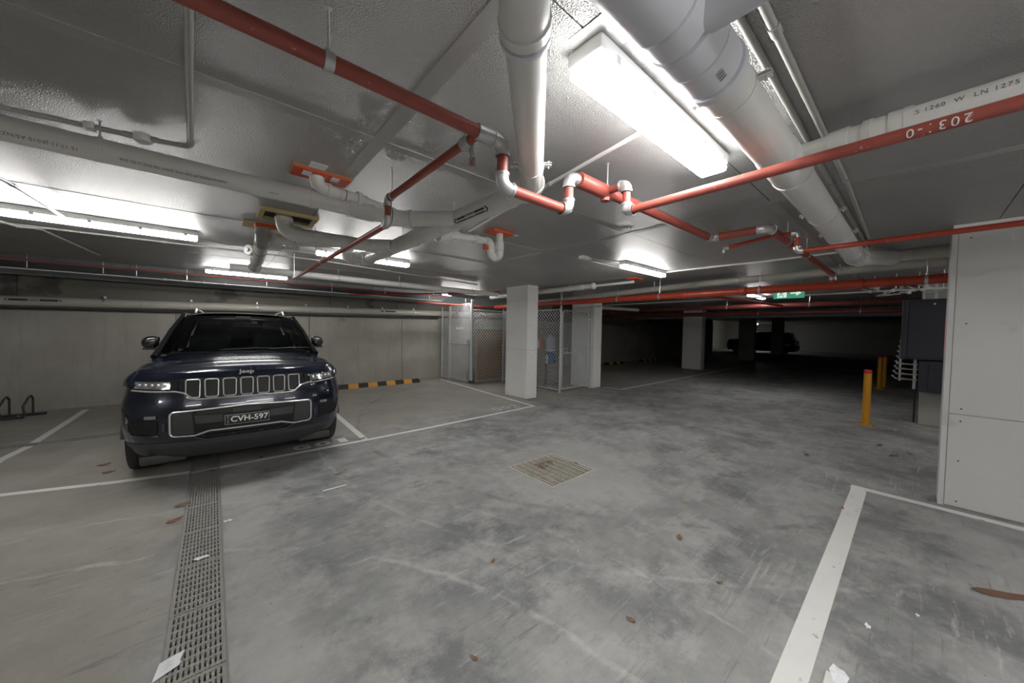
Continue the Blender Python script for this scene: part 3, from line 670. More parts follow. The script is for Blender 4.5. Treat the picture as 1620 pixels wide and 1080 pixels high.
def flow_label(parent, c, axis, up, r, ln=.36, h=.026, word=None):
    bm = NB(); hl = ln / 2
    for k in range(12):
        x0 = -hl + .045 + (ln - .09) * k / 12; x1 = -hl + .045 + (ln - .09) * (k + 1) / 12; wrap_quad(bm, [(x0, -h / 2), (x1, -h / 2), (x1, h / 2), (x0, h / 2)], c, axis, up, r)
    for s in (-1, 1):
        for t in (-1, 1): wrap_quad(bm, [(s * hl, 0), (s * (hl - .025), t * h * .62), (s * (hl - .04), t * h * .62), (s * (hl - .016), 0)], c, axis, up, r)
    o = mk('flow_label', bm, 'ink', parent)
    if word: mk('lettering', wrap_text(word, h * .95, c, axis, up, r + .0012, .0006, 1.05), 'sign_white', o)
flow_label(w2, (1.523, 2.206, 2.496), (0, -1, 0), A, .0739, .45, .034, 'SEWAGE')
w3 = run('drain_pipe', 'long grey white drain pipe with printed lettering at the upper left', 'pipe', [(-5.9, 2.789, 2.496), (1.176, 2.789, 2.496), (1.523, 2.442, 2.496)], 0.0594, 'pvc', bend=.12, fitr=1.12, clamps=[(0, (5.9 - .435) / 7.076), (0, (5.9 + .53) / 7.076), (0, .45)], rings=[(0, .70, .07, 1.10), (0, .955, .18, 1.2)], cmat='pvc')
U3 = V((0, -.80, -.6)).normalized()
mk('lettering', wrap_text('pipelines PREMIUM DEF PVC DWV 100 PVC-U SC SN6', .0205, (-0.146, 2.789, 2.496), (-1, 0, 0), U3, .0594, 0, 1.0, .92), 'ink_grey', w3)
mk('lettering', wrap_text('15 17:11 JR010 AS/NZS', .022, (-0.616, 2.789, 2.496), (-1, 0, 0), U3, .0594, 0, 1.1, 1), 'ink_grey', w3)
mk('lettering', wrap_text('00160081', .014, (0.302, 2.789, 2.496), (-1, 0, 0), U3, .0594, 0, 1.1, 1), 'ink_grey', w3)
w4 = run('drain_pipe', 'white waste pipe dropping from the long orange ceiling plate', 'pipe', [(.55, 2.73, CEIL - .008), (.55, 2.73, 2.565), (.86, 2.765, 2.555), (1.12, 2.79, 2.53)], .041, 'pvc', bend=.058, fitr=1.1, rings=[(1, .5, .012, 1.12), (1, .9, .02, 1.5)])
mk('solvent_mark', ring(NB(), (.735, 2.751, 2.559), (1, .11, -.03), .041, .0425, .006), mat('purple', (.18, .06, .2), .5), w4); 
w5 = run('drain_pipe', 'fat white bend entering the ceiling through an open cut-out', 'pipe', [(.515, 3.92, CEIL - .008), (.515, 3.92, 2.485), (1.45, 3.875, 2.485), (1.52, 3.7, 2.49)], .064, 'pvc', bend=.09, fitr=1.06, clamps=[(1, .28)], cmat='pvc')
w6 = run('drain_pipe', 'white pipe from the small orange collar joining the sewage pipe', 'pipe', [(.51, 4.53, CEIL - .008), (.51, 4.53, 2.535), (.66, 4.44, 2.525), (1.46, 3.72, 2.50)], .051, 'pvc', bend=.06, fitr=1.1, clamps=[(2, .2)], cmat='pvc', rings=[(2, .06, .02, 1.14)])
w7 = run('drain_pipe', 'grey white drop pipe sloping away toward the back wall', 'pipe', [(.40, 4.48, CEIL - .022), (.40, 4.48, 2.49), (.47, 6.3, 2.44), (.475, 6.68, 2.50)], .064, 'pvc_grey', bend=.05, fitr=1.06, rings=[(1, .3, .08, 1.1), (1, .65, .05, 1.1)])
bm = tube(NB(), [(.32, 5.18, 2.50), (.42, 5.26, 2.50)], .06, 20); mk('inspection_cap', bm, 'pvc', w7, True)
mk('cap_boss', tube(NB(), [(.308, 5.172, 2.50), (.32, 5.18, 2.50)], [.02, .022], 8), 'pvc', w7, True)
w8 = run('drain_pipe', 'white waste pipe ending in a hanging trap', 'pipe', [(1.523, 2.93, 2.485), (2.016, 2.93, 2.513), (2.206, 2.93, 2.518), (2.215, 2.93, 2.367), (2.324, 2.93, 2.367), (2.324, 2.93, CEIL - .008)], .036, 'pvc', bend=.046, fitr=1.12, rings=[(0, .25, .10, 2.0), (0, .48, .09, 1.4), (4, .45, .09, 1.3)])
big = run('drain_pipe', 'widest white drain pipe with ribbed fittings above the aisle', 'pipe', [(-2.8, 0.485, 2.496), (5.6, 0.485, 2.496), (6.182, 0.224, 2.541)], 0.0857, 'pvc', bend=.2, fitr=1.02, clamps=[(0, (2.5 + 1.31) / 7.5), (0, (2.5 + 3.05) / 7.5), (0, (2.5 + 3.75) / 7.5), (0, (2.5 + 4.6) / 7.5)], ears=True, cmat='pvc', seg=36)
bm = NB()
for (x0, x1, k) in ((.28, .94, 1.20), (.946, 1.042, 1.13), (1.047, 1.154, 1.16), (1.159, 1.288, 1.10), (1.288, 1.333, 1.17)):
    d = .006; mk('ribbed_fitting', tube(NB(), [(x0, .485, 2.496), (x0 + d, .485, 2.496), (x1 - d, .485, 2.496), (x1, .485, 2.496)], [.0857, .0857 * k, .0857 * k, .0857 * 1.02], 36), 'pvc_cool', big, True)
mk('ribbed_fitting', tube(NB(), [(1.042, 0.426, 2.496), (1.042, -0.28, 2.496)], .062, 24), 'pvc_cool', big, True)
mk('ribbed_fitting', tube(NB(), [(2.106, 0.485, 2.496), (2.117, 0.485, 2.496), (2.419, 0.485, 2.496), (2.43, 0.485, 2.496)], [.0868, .0907, .0907, .0868], 36), 'pvc', big, True)
mk('ribbed_fitting', tube(NB(), [(2.43, 0.485, 2.496), (2.436, 0.485, 2.496), (2.475, 0.485, 2.496), (2.481, 0.485, 2.496)], [.0868, .094, .094, .0868], 36), 'pvc', big, True)
bm = NB()
for k in range(11):
    if k % 3 != 1: wrap_quad(bm, [(k * .0045, -.01), (k * .0045 + .003, -.01), (k * .0045 + .003, .012), (k * .0045, .012)], (1.204, 0.485, 2.496), (0.999, 0, 0), (-.0, -.55, -.83), .0955)
mk('barcode_label', bm, 'ink_grey', big)
wr2 = run('drain_pipe', 'white branch pipe with printed numbers leaving the widest pipe to the right', 'pipe', [(2.262, 0.448, 2.496), (2.218, 0.112, 2.496), (2.218, -6.16, 2.518)], 0.0571, 'pvc', bend=.5, fitr=1.02, rings=[(0, .55, .07, 1.14), (1, .004, .05, 1.08)])
mk('lettering', wrap_text('ZS 1260  W  LN 1275 IX', .025, (2.218, -0.095, 2.496), (0, -1, 0), (-.985, 0, .17), .0571, 0, 1.15), 'ink_grey', wr2)
run('drain_pipe', 'cream drain pipe leaving the widest pipe behind the white wall', 'pipe', [(6.339, 0.47, 2.574), (6.339, -5.6, 2.574)], 0.0627, 'pvc_cream', clamps=[], rings=[(0, .03, .12, 1.12), (0, .066, .02, 1.12)])
run('drain_pipe', 'cream white drain pipe running above the red fire main', 'pipe', [(6.95, -.9, 2.562), (6.95, 2.8, 2.52), (6.95, 8.4, 2.36)], .06, 'pvc_cream', bend=3., fitr=1.0, clamps=[(0, .45), (0, .8), (1, .14), (1, .35)], rings=[(0, .2, .1, 1.08), (0, .7, .03, 1.04)], cmat='galv')
wc = run('drain_pipe', 'white capped pipe on the ceiling right of the clad column', 'pipe', [(6.06, 4.42, 2.555), (6.06, 8.0, 2.53)], .055, 'pvc', rings=[(0, .012, .05, 1.25), (0, .11, .2, 1.1), (0, .40, .05, 1.1)], clamps=[(0, .19), (0, .36)], cmat='pvc')
mk('pipe_length', tube(NB(), [(6.10, 4.42, 2.56), (6.22, 3.62, 2.58)], .026, 12), 'pvc', wc, True)
mk('collar', BX(6.12, 6.34, 3.5, 3.72, 2.625, CEIL - .001, .004), 'orange_collar', wc)
run('drain_pipe', 'pale drain pipe running level in front of the back wall pipes', 'pipe', [(.2, 6.9, 2.5), (5.3, 6.75, 2.47)], .054, 'pvc', clamps=[(0, .06), (0, .30), (0, .52), (0, .7), (0, .86)], rings=[(0, .10, .03, 1.05)], cmat='galv')
run('drain_pipe', 'stub of white pipe hanging above the cage roof', 'pipe', [(4.6, 7.9, 2.52), (5.35, 7.75, 2.45), (5.40, 7.35, 2.45)], .05, 'pvc_grey', bend=.1)
# wall pipe
wp = run('drain_pipe', 'cream pipe clamped along the back wall behind the car', 'pipe', [(-5.9, 10.19, 1.92), (9.2, 10.19, 2.156)], .088, 'pvc_cream', bend=.16, fitr=1.05, rings=[(0, .32, .03, 1.04), (0, .5, .03, 1.04)])
for x in (-1.58, -.35, .80, 1.82, 2.83, 3.78, 4.75, -2.9, -4.2):
    z = 1.92 + (x + 5.9) / 11.52 * .18; hanger(wp, (x, 10.19, z), (1, 0, .0156), .088, 'galv', False, w=.035)
    mk('wall_bracket', BX(x - .017, x + .017, 10.25, 10.298, z - .02, z + .14, .002), 'galv', wp)
flow_label(wp, (-2.38, 10.19, 1.975), (1, 0, .0156), (0, -.98, .2), .088, .62, .034, 'SEWAGE')
flow_label(wp, (3.9, 10.19, 2.073), (1, 0, .0156), (0, -.98, .2), .088, .5, .034)
run('cable_pipe', 'dark cable pipe slung below the cream wall pipe', 'pipe', [(-5.9, 10.24, 1.80), (5.6, 10.24, 1.95)], .02, 'tray_black')
# service bundle in front of the wall head
bun = thing('cable_tray', 'black cable tray carrying services along the top of the back wall', 'cable tray', (0, 9.5, 2.5))
mk('tray', BX(-5.9, 5.3, 9.32, 9.62, 2.475, 2.485), 'tray_black', bun); mk('tray_side', BX(-5.9, 5.3, 9.31, 9.32, 2.475, 2.575), 'tray_black', bun); mk('tray_side', BX(-5.9, 5.3, 9.61, 9.62, 2.475, 2.55), 'tray_black', bun)
for x in (-3.6, -2.25, -1.45, -1.05, -.38, .9, 2.2, 3.5, 4.8):
    mk('drop_rod', cyl(NB(), (x, 9.315, 2.48), (x, 9.315, 2.97), .008, 8), 'steel', bun)
run('sprinkler_pipe', 'thin red pipe along the front of the black cable tray', 'pipe', [(-5.9, 9.27, 2.60), (5.3, 9.27, 2.58)], .016, 'red_pipe')
run('conduit', 'pale thin conduit clipped under the black cable tray', 'conduit', [(-5.9, 9.28, 2.455), (5.2, 9.28, 2.445)], .012, 'pvc', rings=[(0, .47, .04, 1.8), (0, .52, .03, 1.8), (0, .55, .03, 1.8)])

# ceiling plates and cut-outs
cp = thing('ceiling_plate', 'long orange fire collar plate with paper stickers', 'fire collar', (.57, 2.7, CEIL))
mk('plate', BX(.40, .75, 2.64, 2.80, CEIL - .02, CEIL - .003, .002), 'orange_collar', cp); mk('backing', BX(.395, .765, 2.635, 2.805, CEIL - .004, CEIL - .0005), 'foam_yellow', cp)
for (x, y) in ((.46, 2.66), (.63, 2.655)): mk('sticker', BX(x, x + .05, y, y + .08, CEIL - .0215, CEIL - .0195), 'paper', cp)
mk('sticker', BX(.48, .58, 2.54, 2.63, CEIL - .003, CEIL - .0005), 'paper', cp)
c2 = thing('fire_collar', 'small orange fire collar around the left ceiling pipe', 'fire collar', (.45, 4.45, CEIL)); mk('plate', BX(.33, .60, 4.38, 4.60, CEIL - .03, CEIL - .002, .003), 'orange_collar', c2)
mk('backing', BX(.24, .64, 4.34, 4.64, CEIL - .006, CEIL - .001), 'foam_yellow', c2)
c3 = thing('fire_collar', 'orange fire collar above the hanging white trap', 'fire collar', (2.324, 2.93, CEIL)); mk('plate', BX(2.19, 2.47, 2.86, 3.02, CEIL - .03, CEIL - .002, .003), 'orange_collar', c3)
mk('sticker', BX(2.48, 2.58, 2.9, 2.96, CEIL - .003, CEIL - .001), 'paper', c3); mk('tab', BX(2.12, 2.175, 2.92, 2.95, 2.43, 2.50, .004), 'orange_collar', c3)
co = thing('ceiling_cutout', 'rough cut edge of yellow foam around the fat white bend', 'cut-out', (.54, 3.92, CEIL))
for (a, b, c, d) in ((.32, .78, 3.76, 3.80), (.32, .78, 4.06, 4.10), (.32, .36, 3.80, 4.06), (.74, .78, 3.80, 4.06)): mk('foam_edge', BX(a, b, c, d, CEIL - .03, CEIL - .001), 'foam_yellow', co)
mk('opening_shade', BX(.36, .74, 3.80, 4.06, CEIL - .004, CEIL - .001), 'gap_shade', co)  # black sheet under the board, painted in for the shade inside the cut-out
# foil patches where the boards were cut
pi = 0
for (x, y, w, h, lab) in ((.62, 1.86, .10, .13, 'square of crinkled foil tape beside the seam crossing'), (.60, 2.16, .10, .10, 'small crinkled foil patch behind the seam crossing'), (.86, 2.12, .11, .10, 'crinkled foil patch right of the seam crossing'), (.95, 1.86, .10, .10, 'round crinkled foil patch under the red branch'), (1.06, .78, .16, .15, 'large wrinkled foil patch beside the diagonal pipe'), (1.6, 3.55, .14, .12, 'foil patch behind the sewage pipe'), (3.2, 1.95, .12, .06, 'foil patch over the second seam crossing')):
    bm = NB(); n = 6; g = [[bm.verts.new((x + w * (i / n - .5), y + h * (j / n - .5), CEIL - .0015 - .004 * random.random())) for j in range(n + 1)] for i in range(n + 1)]
    for i in range(n):
        for j in range(n): bm.faces.new((g[i][j], g[i + 1][j], g[i + 1][j + 1], g[i][j + 1]))
    tag(mk('foil_patch', bm, 'foil_tape'), lab, 'foil patch', 'foil patches on the ceiling boards')
tag(mk('foam_spot', lathe(NB(), [(.05, -.002), (.07, -.004), (.03, -.012)], (3.95, 1.32, CEIL), 10), mat('rust', (.40, .24, .10), .8), smooth=True), 'small rust coloured foam spot on the ceiling', 'foam')

# conduits
cd1 = run('conduit', 'grey conduit turning a corner on the ceiling at the upper left', 'conduit', [(-.04, 1.2, CEIL - .021), (-.09, 2.78, CEIL - .021), (-.30, 2.83, CEIL - .021), (-2.2, 3.12, CEIL - .021)], .0135, 'pvc_grey', 'pvc_grey', 1.05, bend=.06, rings=[(2, .015, .06, 1.25), (1, .75, .05, 1.25)])
mk('junction_box', lathe(NB(), [(.034, -.038), (.038, -.034), (.038, 0)], (-.285, 2.827, CEIL - .005), 20), 'pvc', cd1, True)
mk('saddle', BX(-.50, -.46, 2.83, 2.885, CEIL - .037, CEIL - .005, .002), 'steel', cd1)
run('conduit', 'white conduit leaving the large glaring light', 'conduit', [(1.675, .92, CEIL - .02), (1.80, 1.72, CEIL - .02), (2.05, 3.1, CEIL - .02)], .0115, 'pvc', clamps=[(1, .0)])
run('conduit', 'grey conduit beside the widest pipe, nearer the light', 'conduit', [(.2, .415, CEIL - .014), (3.2, .415, CEIL - .014), (5.8, .40, CEIL - .014)], .013, 'pvc_grey', bend=.3)
run('conduit', 'grey conduit beside the widest pipe, nearer the right edge', 'conduit', [(.2, .355, CEIL - .014), (3.2, .345, CEIL - .014), (5.8, .37, CEIL - .014)], .014, 'pvc_grey', bend=.3, rings=[(0, .42, .05, 1.3)])
run('conduit', 'white conduit leaving the light in front of the column', 'conduit', [(5.87, 2.86, CEIL - .014), (5.95, 1.4, CEIL - .014), (5.9, .55, CEIL - .014)], .014, 'pvc')
run('conduit', 'thin conduit on the ceiling behind the left light', 'conduit', [(-2.6, 6.3, CEIL - .02), (1.3, 6.05, CEIL - .02), (4.6, 6.6, CEIL - .02)], .012, 'pvc_grey', bend=.3, rings=[(0, .55, .04, 1.5)])
run('conduit', 'silver conduit drooping over the left light', 'conduit', [(-1.25, 3.4, CEIL - .03), (-1.10, 4.35, CEIL - .05), (-1.05, 5.2, CEIL - .06)], .012, 'galv', bend=.2)
run('conduit', 'kinked flexible conduit beyond the left light', 'conduit', [(-1.75, 5.75, CEIL - .03), (-1.52, 6.1, CEIL - .06), (-1.42, 6.25, CEIL - .032), (-1.28, 8.0, CEIL - .03)], .012, 'pvc_grey', bend=.06)
jb = thing('junction_box', 'small white junction box on the ceiling left of a batten light', 'junction box', (3.93, 3.06, CEIL)); mk('body', BX(3.86, 4.0, 3.02, 3.10, CEIL - .05, CEIL - .001, .006), 'pvc', jb); mk('cable_gland', cyl(NB(), (4.0, 3.05, CEIL - .025), (4.06, 3.03, CEIL - .025), .014, 10), 'pvc', jb); mk('conduit_tail', cyl(NB(), (4.06, 3.03, CEIL - .02), (4.58, 2.9, CEIL - .02), .009, 10), 'pvc_grey', jb)

# far services
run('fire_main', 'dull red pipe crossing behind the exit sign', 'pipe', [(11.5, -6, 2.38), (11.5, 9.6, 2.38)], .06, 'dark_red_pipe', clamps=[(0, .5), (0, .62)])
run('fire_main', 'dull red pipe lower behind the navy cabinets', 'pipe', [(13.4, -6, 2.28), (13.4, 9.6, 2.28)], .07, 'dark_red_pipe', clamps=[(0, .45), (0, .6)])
run('fire_main', 'red branch pipe running from the fire main into the dark', 'pipe', [(6.77, 2.55, 2.30), (11.4, 2.35, 2.36)], .03, 'bright_red_pipe')
run('drain_pipe', 'pale pipe leading away above the dark bays', 'pipe', [(8.6, 6.7, 2.36), (11.3, 6.4, 2.38)], .055, 'pvc_cream', clamps=[(0, .5)])
du = thing('air_duct', 'rectangular metal air duct crossing the dark bays', 'duct', (18, 2, 2.3)); mk('duct_body', BX(17.7, 18.3, -6.3, 10.2, 2.30, 2.62, .01), 'duct', du)
for y in (-4, -2.5, -1, .5, 2., 3.5, 5, 6.5, 8): mk('flange', BX(17.68, 18.32, y, y + .03, 2.28, 2.64), 'duct', du)
run('conduit', 'pale conduit crossing under the far ceiling', 'conduit', [(9.0, -.5, 2.40), (9.0, 6.5, 2.40)], .016, 'pvc', clamps=[(0, .35), (0, .6)])
run('conduit', 'pale conduit crossing the deepest part of the ceiling', 'conduit', [(15.2, -1.5, 2.42), (15.2, 3.2, 2.42)], .03, 'pvc', clamps=[(0, .2), (0, .8)])
# bent metal brackets and offcuts above the cabinets
jk = thing('pipe_bracket', 'tangle of pale bent brackets above the navy cabinets', 'bracket', (8.6, .25, 2.35))
for k in range(9):
    c = V((8.6, .55 - .1 * k * .9, 2.36 + .05 * math.sin(k * 2.1))); bm = NB(); tube(bm, [c, c + V((.05, .10, .06 * math.cos(k))), c + V((.1, -.08, .05 * math.sin(k * 1.7)))], .012, 8); box(bm, c.x - .03, c.x + .03, c.y - .02, c.y + .02, c.z - .02, c.z + .03)
    mk('bracket_arm', bm, 'pvc' if k % 2 else 'galv', jk, True)
for k in range(4): mk('hanger_rod', cyl(NB(), (8.65, .5 - k * .25, 2.38), (8.65, .5 - k * .25, CEIL), .006, 6), 'steel', jk)

# exit sign
ex = thing('exit_sign', 'green hanging exit sign with running figure and arrow', 'exit sign', (8.6, 1.72, 2.5))
mk('panel', BX(8.59, 8.63, 1.43, 1.915, 2.318, 2.505, .004), 'exit_green', ex)
def flat_poly(pts, m, name, par, x):
    bm = NB(); a = [bm.verts.new((x, y, z)) for y, z in pts]; b = [bm.verts.new((x - .002, y, z)) for y, z in pts]; bm.faces.new(b); bm.faces.new(a[::-1])
    for k in range(len(pts)): bm.faces.new((a[k], a[(k + 1) % len(pts)], b[(k + 1) % len(pts)], b[k]))
    return mk(name, bm, m, par)
mk('pictogram_panel', BX(8.586, 8.591, 1.70, 1.85, 2.335, 2.49), 'exit_white', ex)
flat_poly([(1.64, 2.40), (1.55, 2.40), (1.55, 2.36), (1.47, 2.413), (1.55, 2.466), (1.55, 2.426), (1.64, 2.426)], 'exit_white', 'arrow', ex, 8.588)
bm = NB(); S = 8.584
for (p, q, r) in (((1.775, 2.455), (1.775, 2.456), .014), ((1.78, 2.437), (1.79, 2.40), .011), ((1.79, 2.40), (1.75, 2.375), .008), ((1.75, 2.375), (1.755, 2.345), .007), ((1.79, 2.40), (1.815, 2.37), .008), ((1.815, 2.37), (1.84, 2.365), .006), ((1.78, 2.432), (1.74, 2.42), .006), ((1.78, 2.432), (1.82, 2.415), .006)):
    cyl(bm, (S, p[0], p[1]), (S, q[0] + .0001, q[1]), r, 8)
mk('running_figure', bm, 'exit_green', ex)
for y in (1.5, 1.85): mk('chain', cyl(NB(), (8.61, y, 2.505), (8.61, y, CEIL), .004, 6), 'steel', ex)

# ------------------------------------------------------------------ storage cages
def chain_link(parent, o, ux, w, z0, z1, pitch=.10, r=.0062):
    """woven diagonal wire infill between two heights; ux the horizontal direction"""
    bm = NB(); ux = V(ux).normalized(); o = V(o); h = z1 - z0; nrm = ux.cross(V((0, 0, 1))); k = -h
    def wire(s0, t0, s1, t1, off):
        a = o + ux * s0 + V((0, 0, z0 + t0)) + nrm * off; b = o + ux * s1 + V((0, 0, z0 + t1)) + nrm * off
        d = (b - a).normalized(); e = nrm.cross(d)
        R = [[bm.verts.new(p + (nrm * math.cos(i * 2.094) + e * math.sin(i * 2.094)) * r) for i in range(3)] for p in (a, b)]
        for i in range(3): bm.faces.new((R[0][i], R[0][(i + 1) % 3], R[1][(i + 1) % 3], R[1][i]))
    n = int((w + h) / pitch) + 2
    for i in range(n):
        c = -h + i * pitch
        s0 = max(0, c); t0 = s0 - c; s1 = min(w, c + h); t1 = s1 - c
        if s1 - s0 > .01:
            wire(s0, t0, s1, t1, .002); wire(s0, h - t0, s1, h - t1, -.002)
    return tag(mk('wire_mesh', bm, 'galv_post', parent), kind='stuff')
def post(parent, x, y, h, r=.024, name='post'):
    bm = cyl(NB(), (x, y, .001), (x, y, h), r, 14); lathe(bm, [(r * 1.08, 0), (r * 1.08, .012), (r * .6, .022)], (x, y, h - .005), 14); lathe(bm, [(r * 1.9, .001), (r * 1.9, .010)], (x, y, 0), 14)
    return mk(name, bm, 'galv_post', parent, True)
def rail(parent, a, b, r=.014, name='rail'): return mk(name, cyl(NB(), a, b, r, 10), 'galv_post', parent, True)
def gate(parent, a, b, z0, z1, midz):
    """framed leaf with rounded top corners, mid rail, latch and mesh"""
    a, b = V((*a, 0)), V((*b, 0)); u = (b - a).normalized(); w = (b - a).length
    g = mk('gate_leaf', NB(), None, parent) if False else None
    q = [a + V((0, 0, z0)), a + V((0, 0, z1)), b + V((0, 0, z1)), b + V((0, 0, z0))]
    p1, _ = arc_pts(q[0], q[1], q[2], .10, 6); p2, _ = arc_pts(q[1], q[2], q[3], .10, 6)
    fr = mk('gate_frame', tube(NB(), [q[0]] + p1 + p2 + [q[3], q[0] + u * .001], .016, 10, cap=False), 'galv_post', parent, True)
    mk('mid_rail', cyl(NB(), a + V((0, 0, midz)), b + V((0, 0, midz)), .013, 10), 'galv_post', fr, True)
    chain_link(fr, a, u, w, z0, z1 - .02)
    return fr
TOP = 2.12
# left cage
f1 = thing('cage_fence', 'galvanised chain link side of the left cage with its gate', 'fence', (5.72, 9.3, 0))
post(f1, 5.66, 10.07, 2.3, .02); post(f1, 5.74, 9.74, 2.32); post(f1, 5.70, 8.43, 2.44, .034)
rail(f1, (5.66, 10.07, .06), (5.74, 9.74, .06)); rail(f1, (5.74, 9.74, .05), (5.70, 8.43, .05))
chain_link(f1, (5.66, 10.07, 0), (.08, -.33, 0), .34, .06, 2.1)
g1 = gate(f1, (5.735, 9.68), (5.705, 8.50), .10, 2.36, 1.16)
mk('latch', BX(5.68, 5.72, 8.50, 8.66, 1.20, 1.31, .006), 'steel', g1); mk('name_tag', BX(5.70, 5.704, 9.0, 9.2, 1.82, 1.92), mat('tag_grey', (.4, .42, .44), .5), g1)
for z in (1.60, 1.64): mk('sign_strip', BX(5.695, 5.70, 8.86, 9.3, z, z + .028), 'white_plastic', g1)
mk('foot_clamp', BX(5.64, 5.78, 8.37, 8.49, .03, .12, .01), mat('dark_steel', (.12, .12, .12), .5, .5), f1)
f2 = thing('cage_fence', 'galvanised chain link front of the left cage behind the column', 'fence', (7.0, 8.45, 0))
rail(f2, (5.72, 8.45, .07), (8.2, 8.5, .07)); rail(f2, (5.75, 8.45, 2.18), (8.2, 8.5, 2.18)); post(f2, 8.2, 8.5, 2.3); post(f2, 7.0, 8.475, 2.2, .018)
chain_link(f2, (5.72, 8.45, 0), (1, .02, 0), 2.48, .07, 2.18)
# right cage
f3 = thing('cage_fence', 'galvanised chain link side of the right cage beside the boxes', 'fence', (6.82, 7.2, 0))
post(f3, 6.82, 6.0, 2.64, .03); post(f3, 6.86, 8.4, 2.3, .02)
rail(f3, (6.82, 6.0, .06), (6.86, 8.4, .06)); rail(f3, (6.82, 6.0, 2.16), (6.86, 8.4, 2.16)); chain_link(f3, (6.82, 6.0, 0), (.017, 1, 0), 2.4, .06, 2.16)
f4 = thing('cage_fence', 'galvanised chain link gate of the right cage by the second column', 'fence', (7.5, 6.02, 0))
g2 = gate(f4, (6.90, 6.01), (8.00, 6.03), .08, 2.14, 1.02); post(f4, 8.06, 5.98, 2.3, .02)
bm = NB(); tube(bm, [(6.93, 5.985, 1.02), (6.93, 5.985, 1.15), (7.06, 5.985, 1.15), (7.06, 5.985, 1.02)], .009, 8, closed=True); mk('latch', bm, 'white_plastic', g2, True)
for z in (.25, 1.9): mk('hinge', BX(7.98, 8.06, 5.99, 6.03, z, z + .06, .006), 'steel', f4)
# things in the cages
tag(mk('cardboard_sheet', place(BX(5.98, 7.25, 8.52, 8.545, .02, 1.62, .003), Matrix.Identity(4)), 'cardboard'), 'large brown cardboard sheet standing behind the cage mesh', 'cardboard')
bag = NB(); lathe(bag, [(.10, 0), (.15, .10), (.14, .30), (.08, .42), (.05, .46)], (5.9, 8.75, 0), 12)
bg = thing('bag', 'grey bag with red handle beside the cardboard sheet', 'bag', (5.9, 8.75, 0)); mk('sack', bag, mat('bag_grey', (.2, .2, .2), .7, noise=(8, .3, (.1, .1, .1))), bg, True); mk('handle', lathe(NB(), [(.05, .44), (.06, .50), (.03, .56)], (5.9, 8.75, 0), 10), mat('red_cloth', (.5, .06, .04), .7), bg, True)
def bundle(x0, x1, y0, y1, z0, n, dz, label, m):
    t = thing('parcel_stack', label, 'parcels', ((x0 + x1) / 2, (y0 + y1) / 2, z0))
    for k in range(n):
        j = random.uniform(-.012, .012); mk('bundle', BX(x0 + j, x1 + j, y0 - j, y1 - j, z0 + k * dz, z0 + (k + 1) * dz - .006, .012), m, t)
    return t
bundle(7.50, 8.0, 7.08, 7.42, .012, 5, .122, 'wrapped grey bundles stacked under the water bottles', 'paper_grey')
bundle(7.06, 7.44, 7.14, 7.52, .012, 6, .14, 'pale wrapped bundles stacked at the left of the cage', 'paper_grey')
tag(mk('carton', BX(7.06, 7.43, 7.14, 7.5, .855, 1.10, .006), 'carton'), 'brown carton resting on the pale bundles', 'box')
def bottle(c, r, h, m, label):
    t = thing('water_bottle', label, 'bottle', c)
    mk('body', lathe(NB(), [(r * .92, 0), (r, .02), (r, h * .3), (r * .94, h * .34), (r, h * .38), (r, h * .72), (r * .8, h * .8), (r * .35, h * .9), (r * .32, h * .95)], c, 20), m, t, True)
    mk('cap', lathe(NB(), [(r * .36, h * .95), (r * .36, h), (r * .2, h * 1.01)], c, 14), 'blue_plastic' if m != 'blue_plastic' else 'white_plastic', t, True); return t
bottle((7.78, 7.24, .626), .15, .36, 'blue_plastic', 'blue water bottle standing on the grey bundles')
tag(mk('tray', lathe(NB(), [(.15, 0), (.16, .02), (.16, .05)], (7.78, 7.24, .992), 20), 'white_plastic', smooth=True), 'white round tray between the two water bottles', 'tray')
bottle((7.78, 7.24, 1.044), .15, .46, 'clear_plastic', 'pale blue water bottle stacked on the tray')
bottle((7.57, 7.2, .626), .055, .30, 'white_plastic', 'small white bottle on the grey bundles beside the blue bottle')
bottle((7.22, 7.22, 1.102), .06, .26, 'white_plastic', 'white detergent bottle on the brown carton')
bottle((7.36, 7.20, 1.102), .065, .36, 'orange_plastic', 'orange bottle on the brown carton')
tag(mk('plastic_bag', lathe(NB(), [(.08, 0), (.13, .06), (.12, .16), (.06, .24), (.09, .30)], (7.18, 7.415, 1.102), 9), 'paper_grey', smooth=True), 'crumpled pale plastic bag on top of the carton', 'bag')

# ------------------------------------------------------------------ wheel stops, bollards, bike rack, cabinets
def wheel_stop(x0, x1, y0, label, n=9, w=.15, h=.11):
    t = thing('wheel_stop', label, 'wheel stop', ((x0 + x1) / 2, y0, 0)); L = (x1 - x0) / n
    for k in range(n):
        a, b = x0 + k * L, x0 + (k + 1) * L; bm = NB(); pr = [(-w / 2, 0), (w / 2, 0), (w / 2 - .03, h), (-w / 2 + .045, h)]
        ea = .03 if k == 0 else 0; eb = .03 if k == n - 1 else 0
        A_ = [bm.verts.new((a + (ea if z > 0 else 0), y0 + y, z)) for y, z in pr]; B_ = [bm.verts.new((b - (eb if z > 0 else 0), y0 + y, z)) for y, z in pr]
        bm.faces.new(A_[::-1]); bm.faces.new(B_)
        for i in range(4): bm.faces.new((A_[i], A_[(i + 1) % 4], B_[(i + 1) % 4], B_[i]))
        mk('rubber_section' if k % 2 == 0 else 'yellow_block', bm, 'black_rubber' if k % 2 == 0 else 'yellow', t)
wheel_stop(2.42, 4.68, 9.68, 'black and yellow wheel stop at the back of the empty bay')
wheel_stop(14.3, 15.9, 9.75, 'dim wheel stop against the dark wall, nearest the clad column', 5)
wheel_stop(17.6, 19.6, 9.75, 'dim wheel stop against the dark wall, middle of the far three', 7)
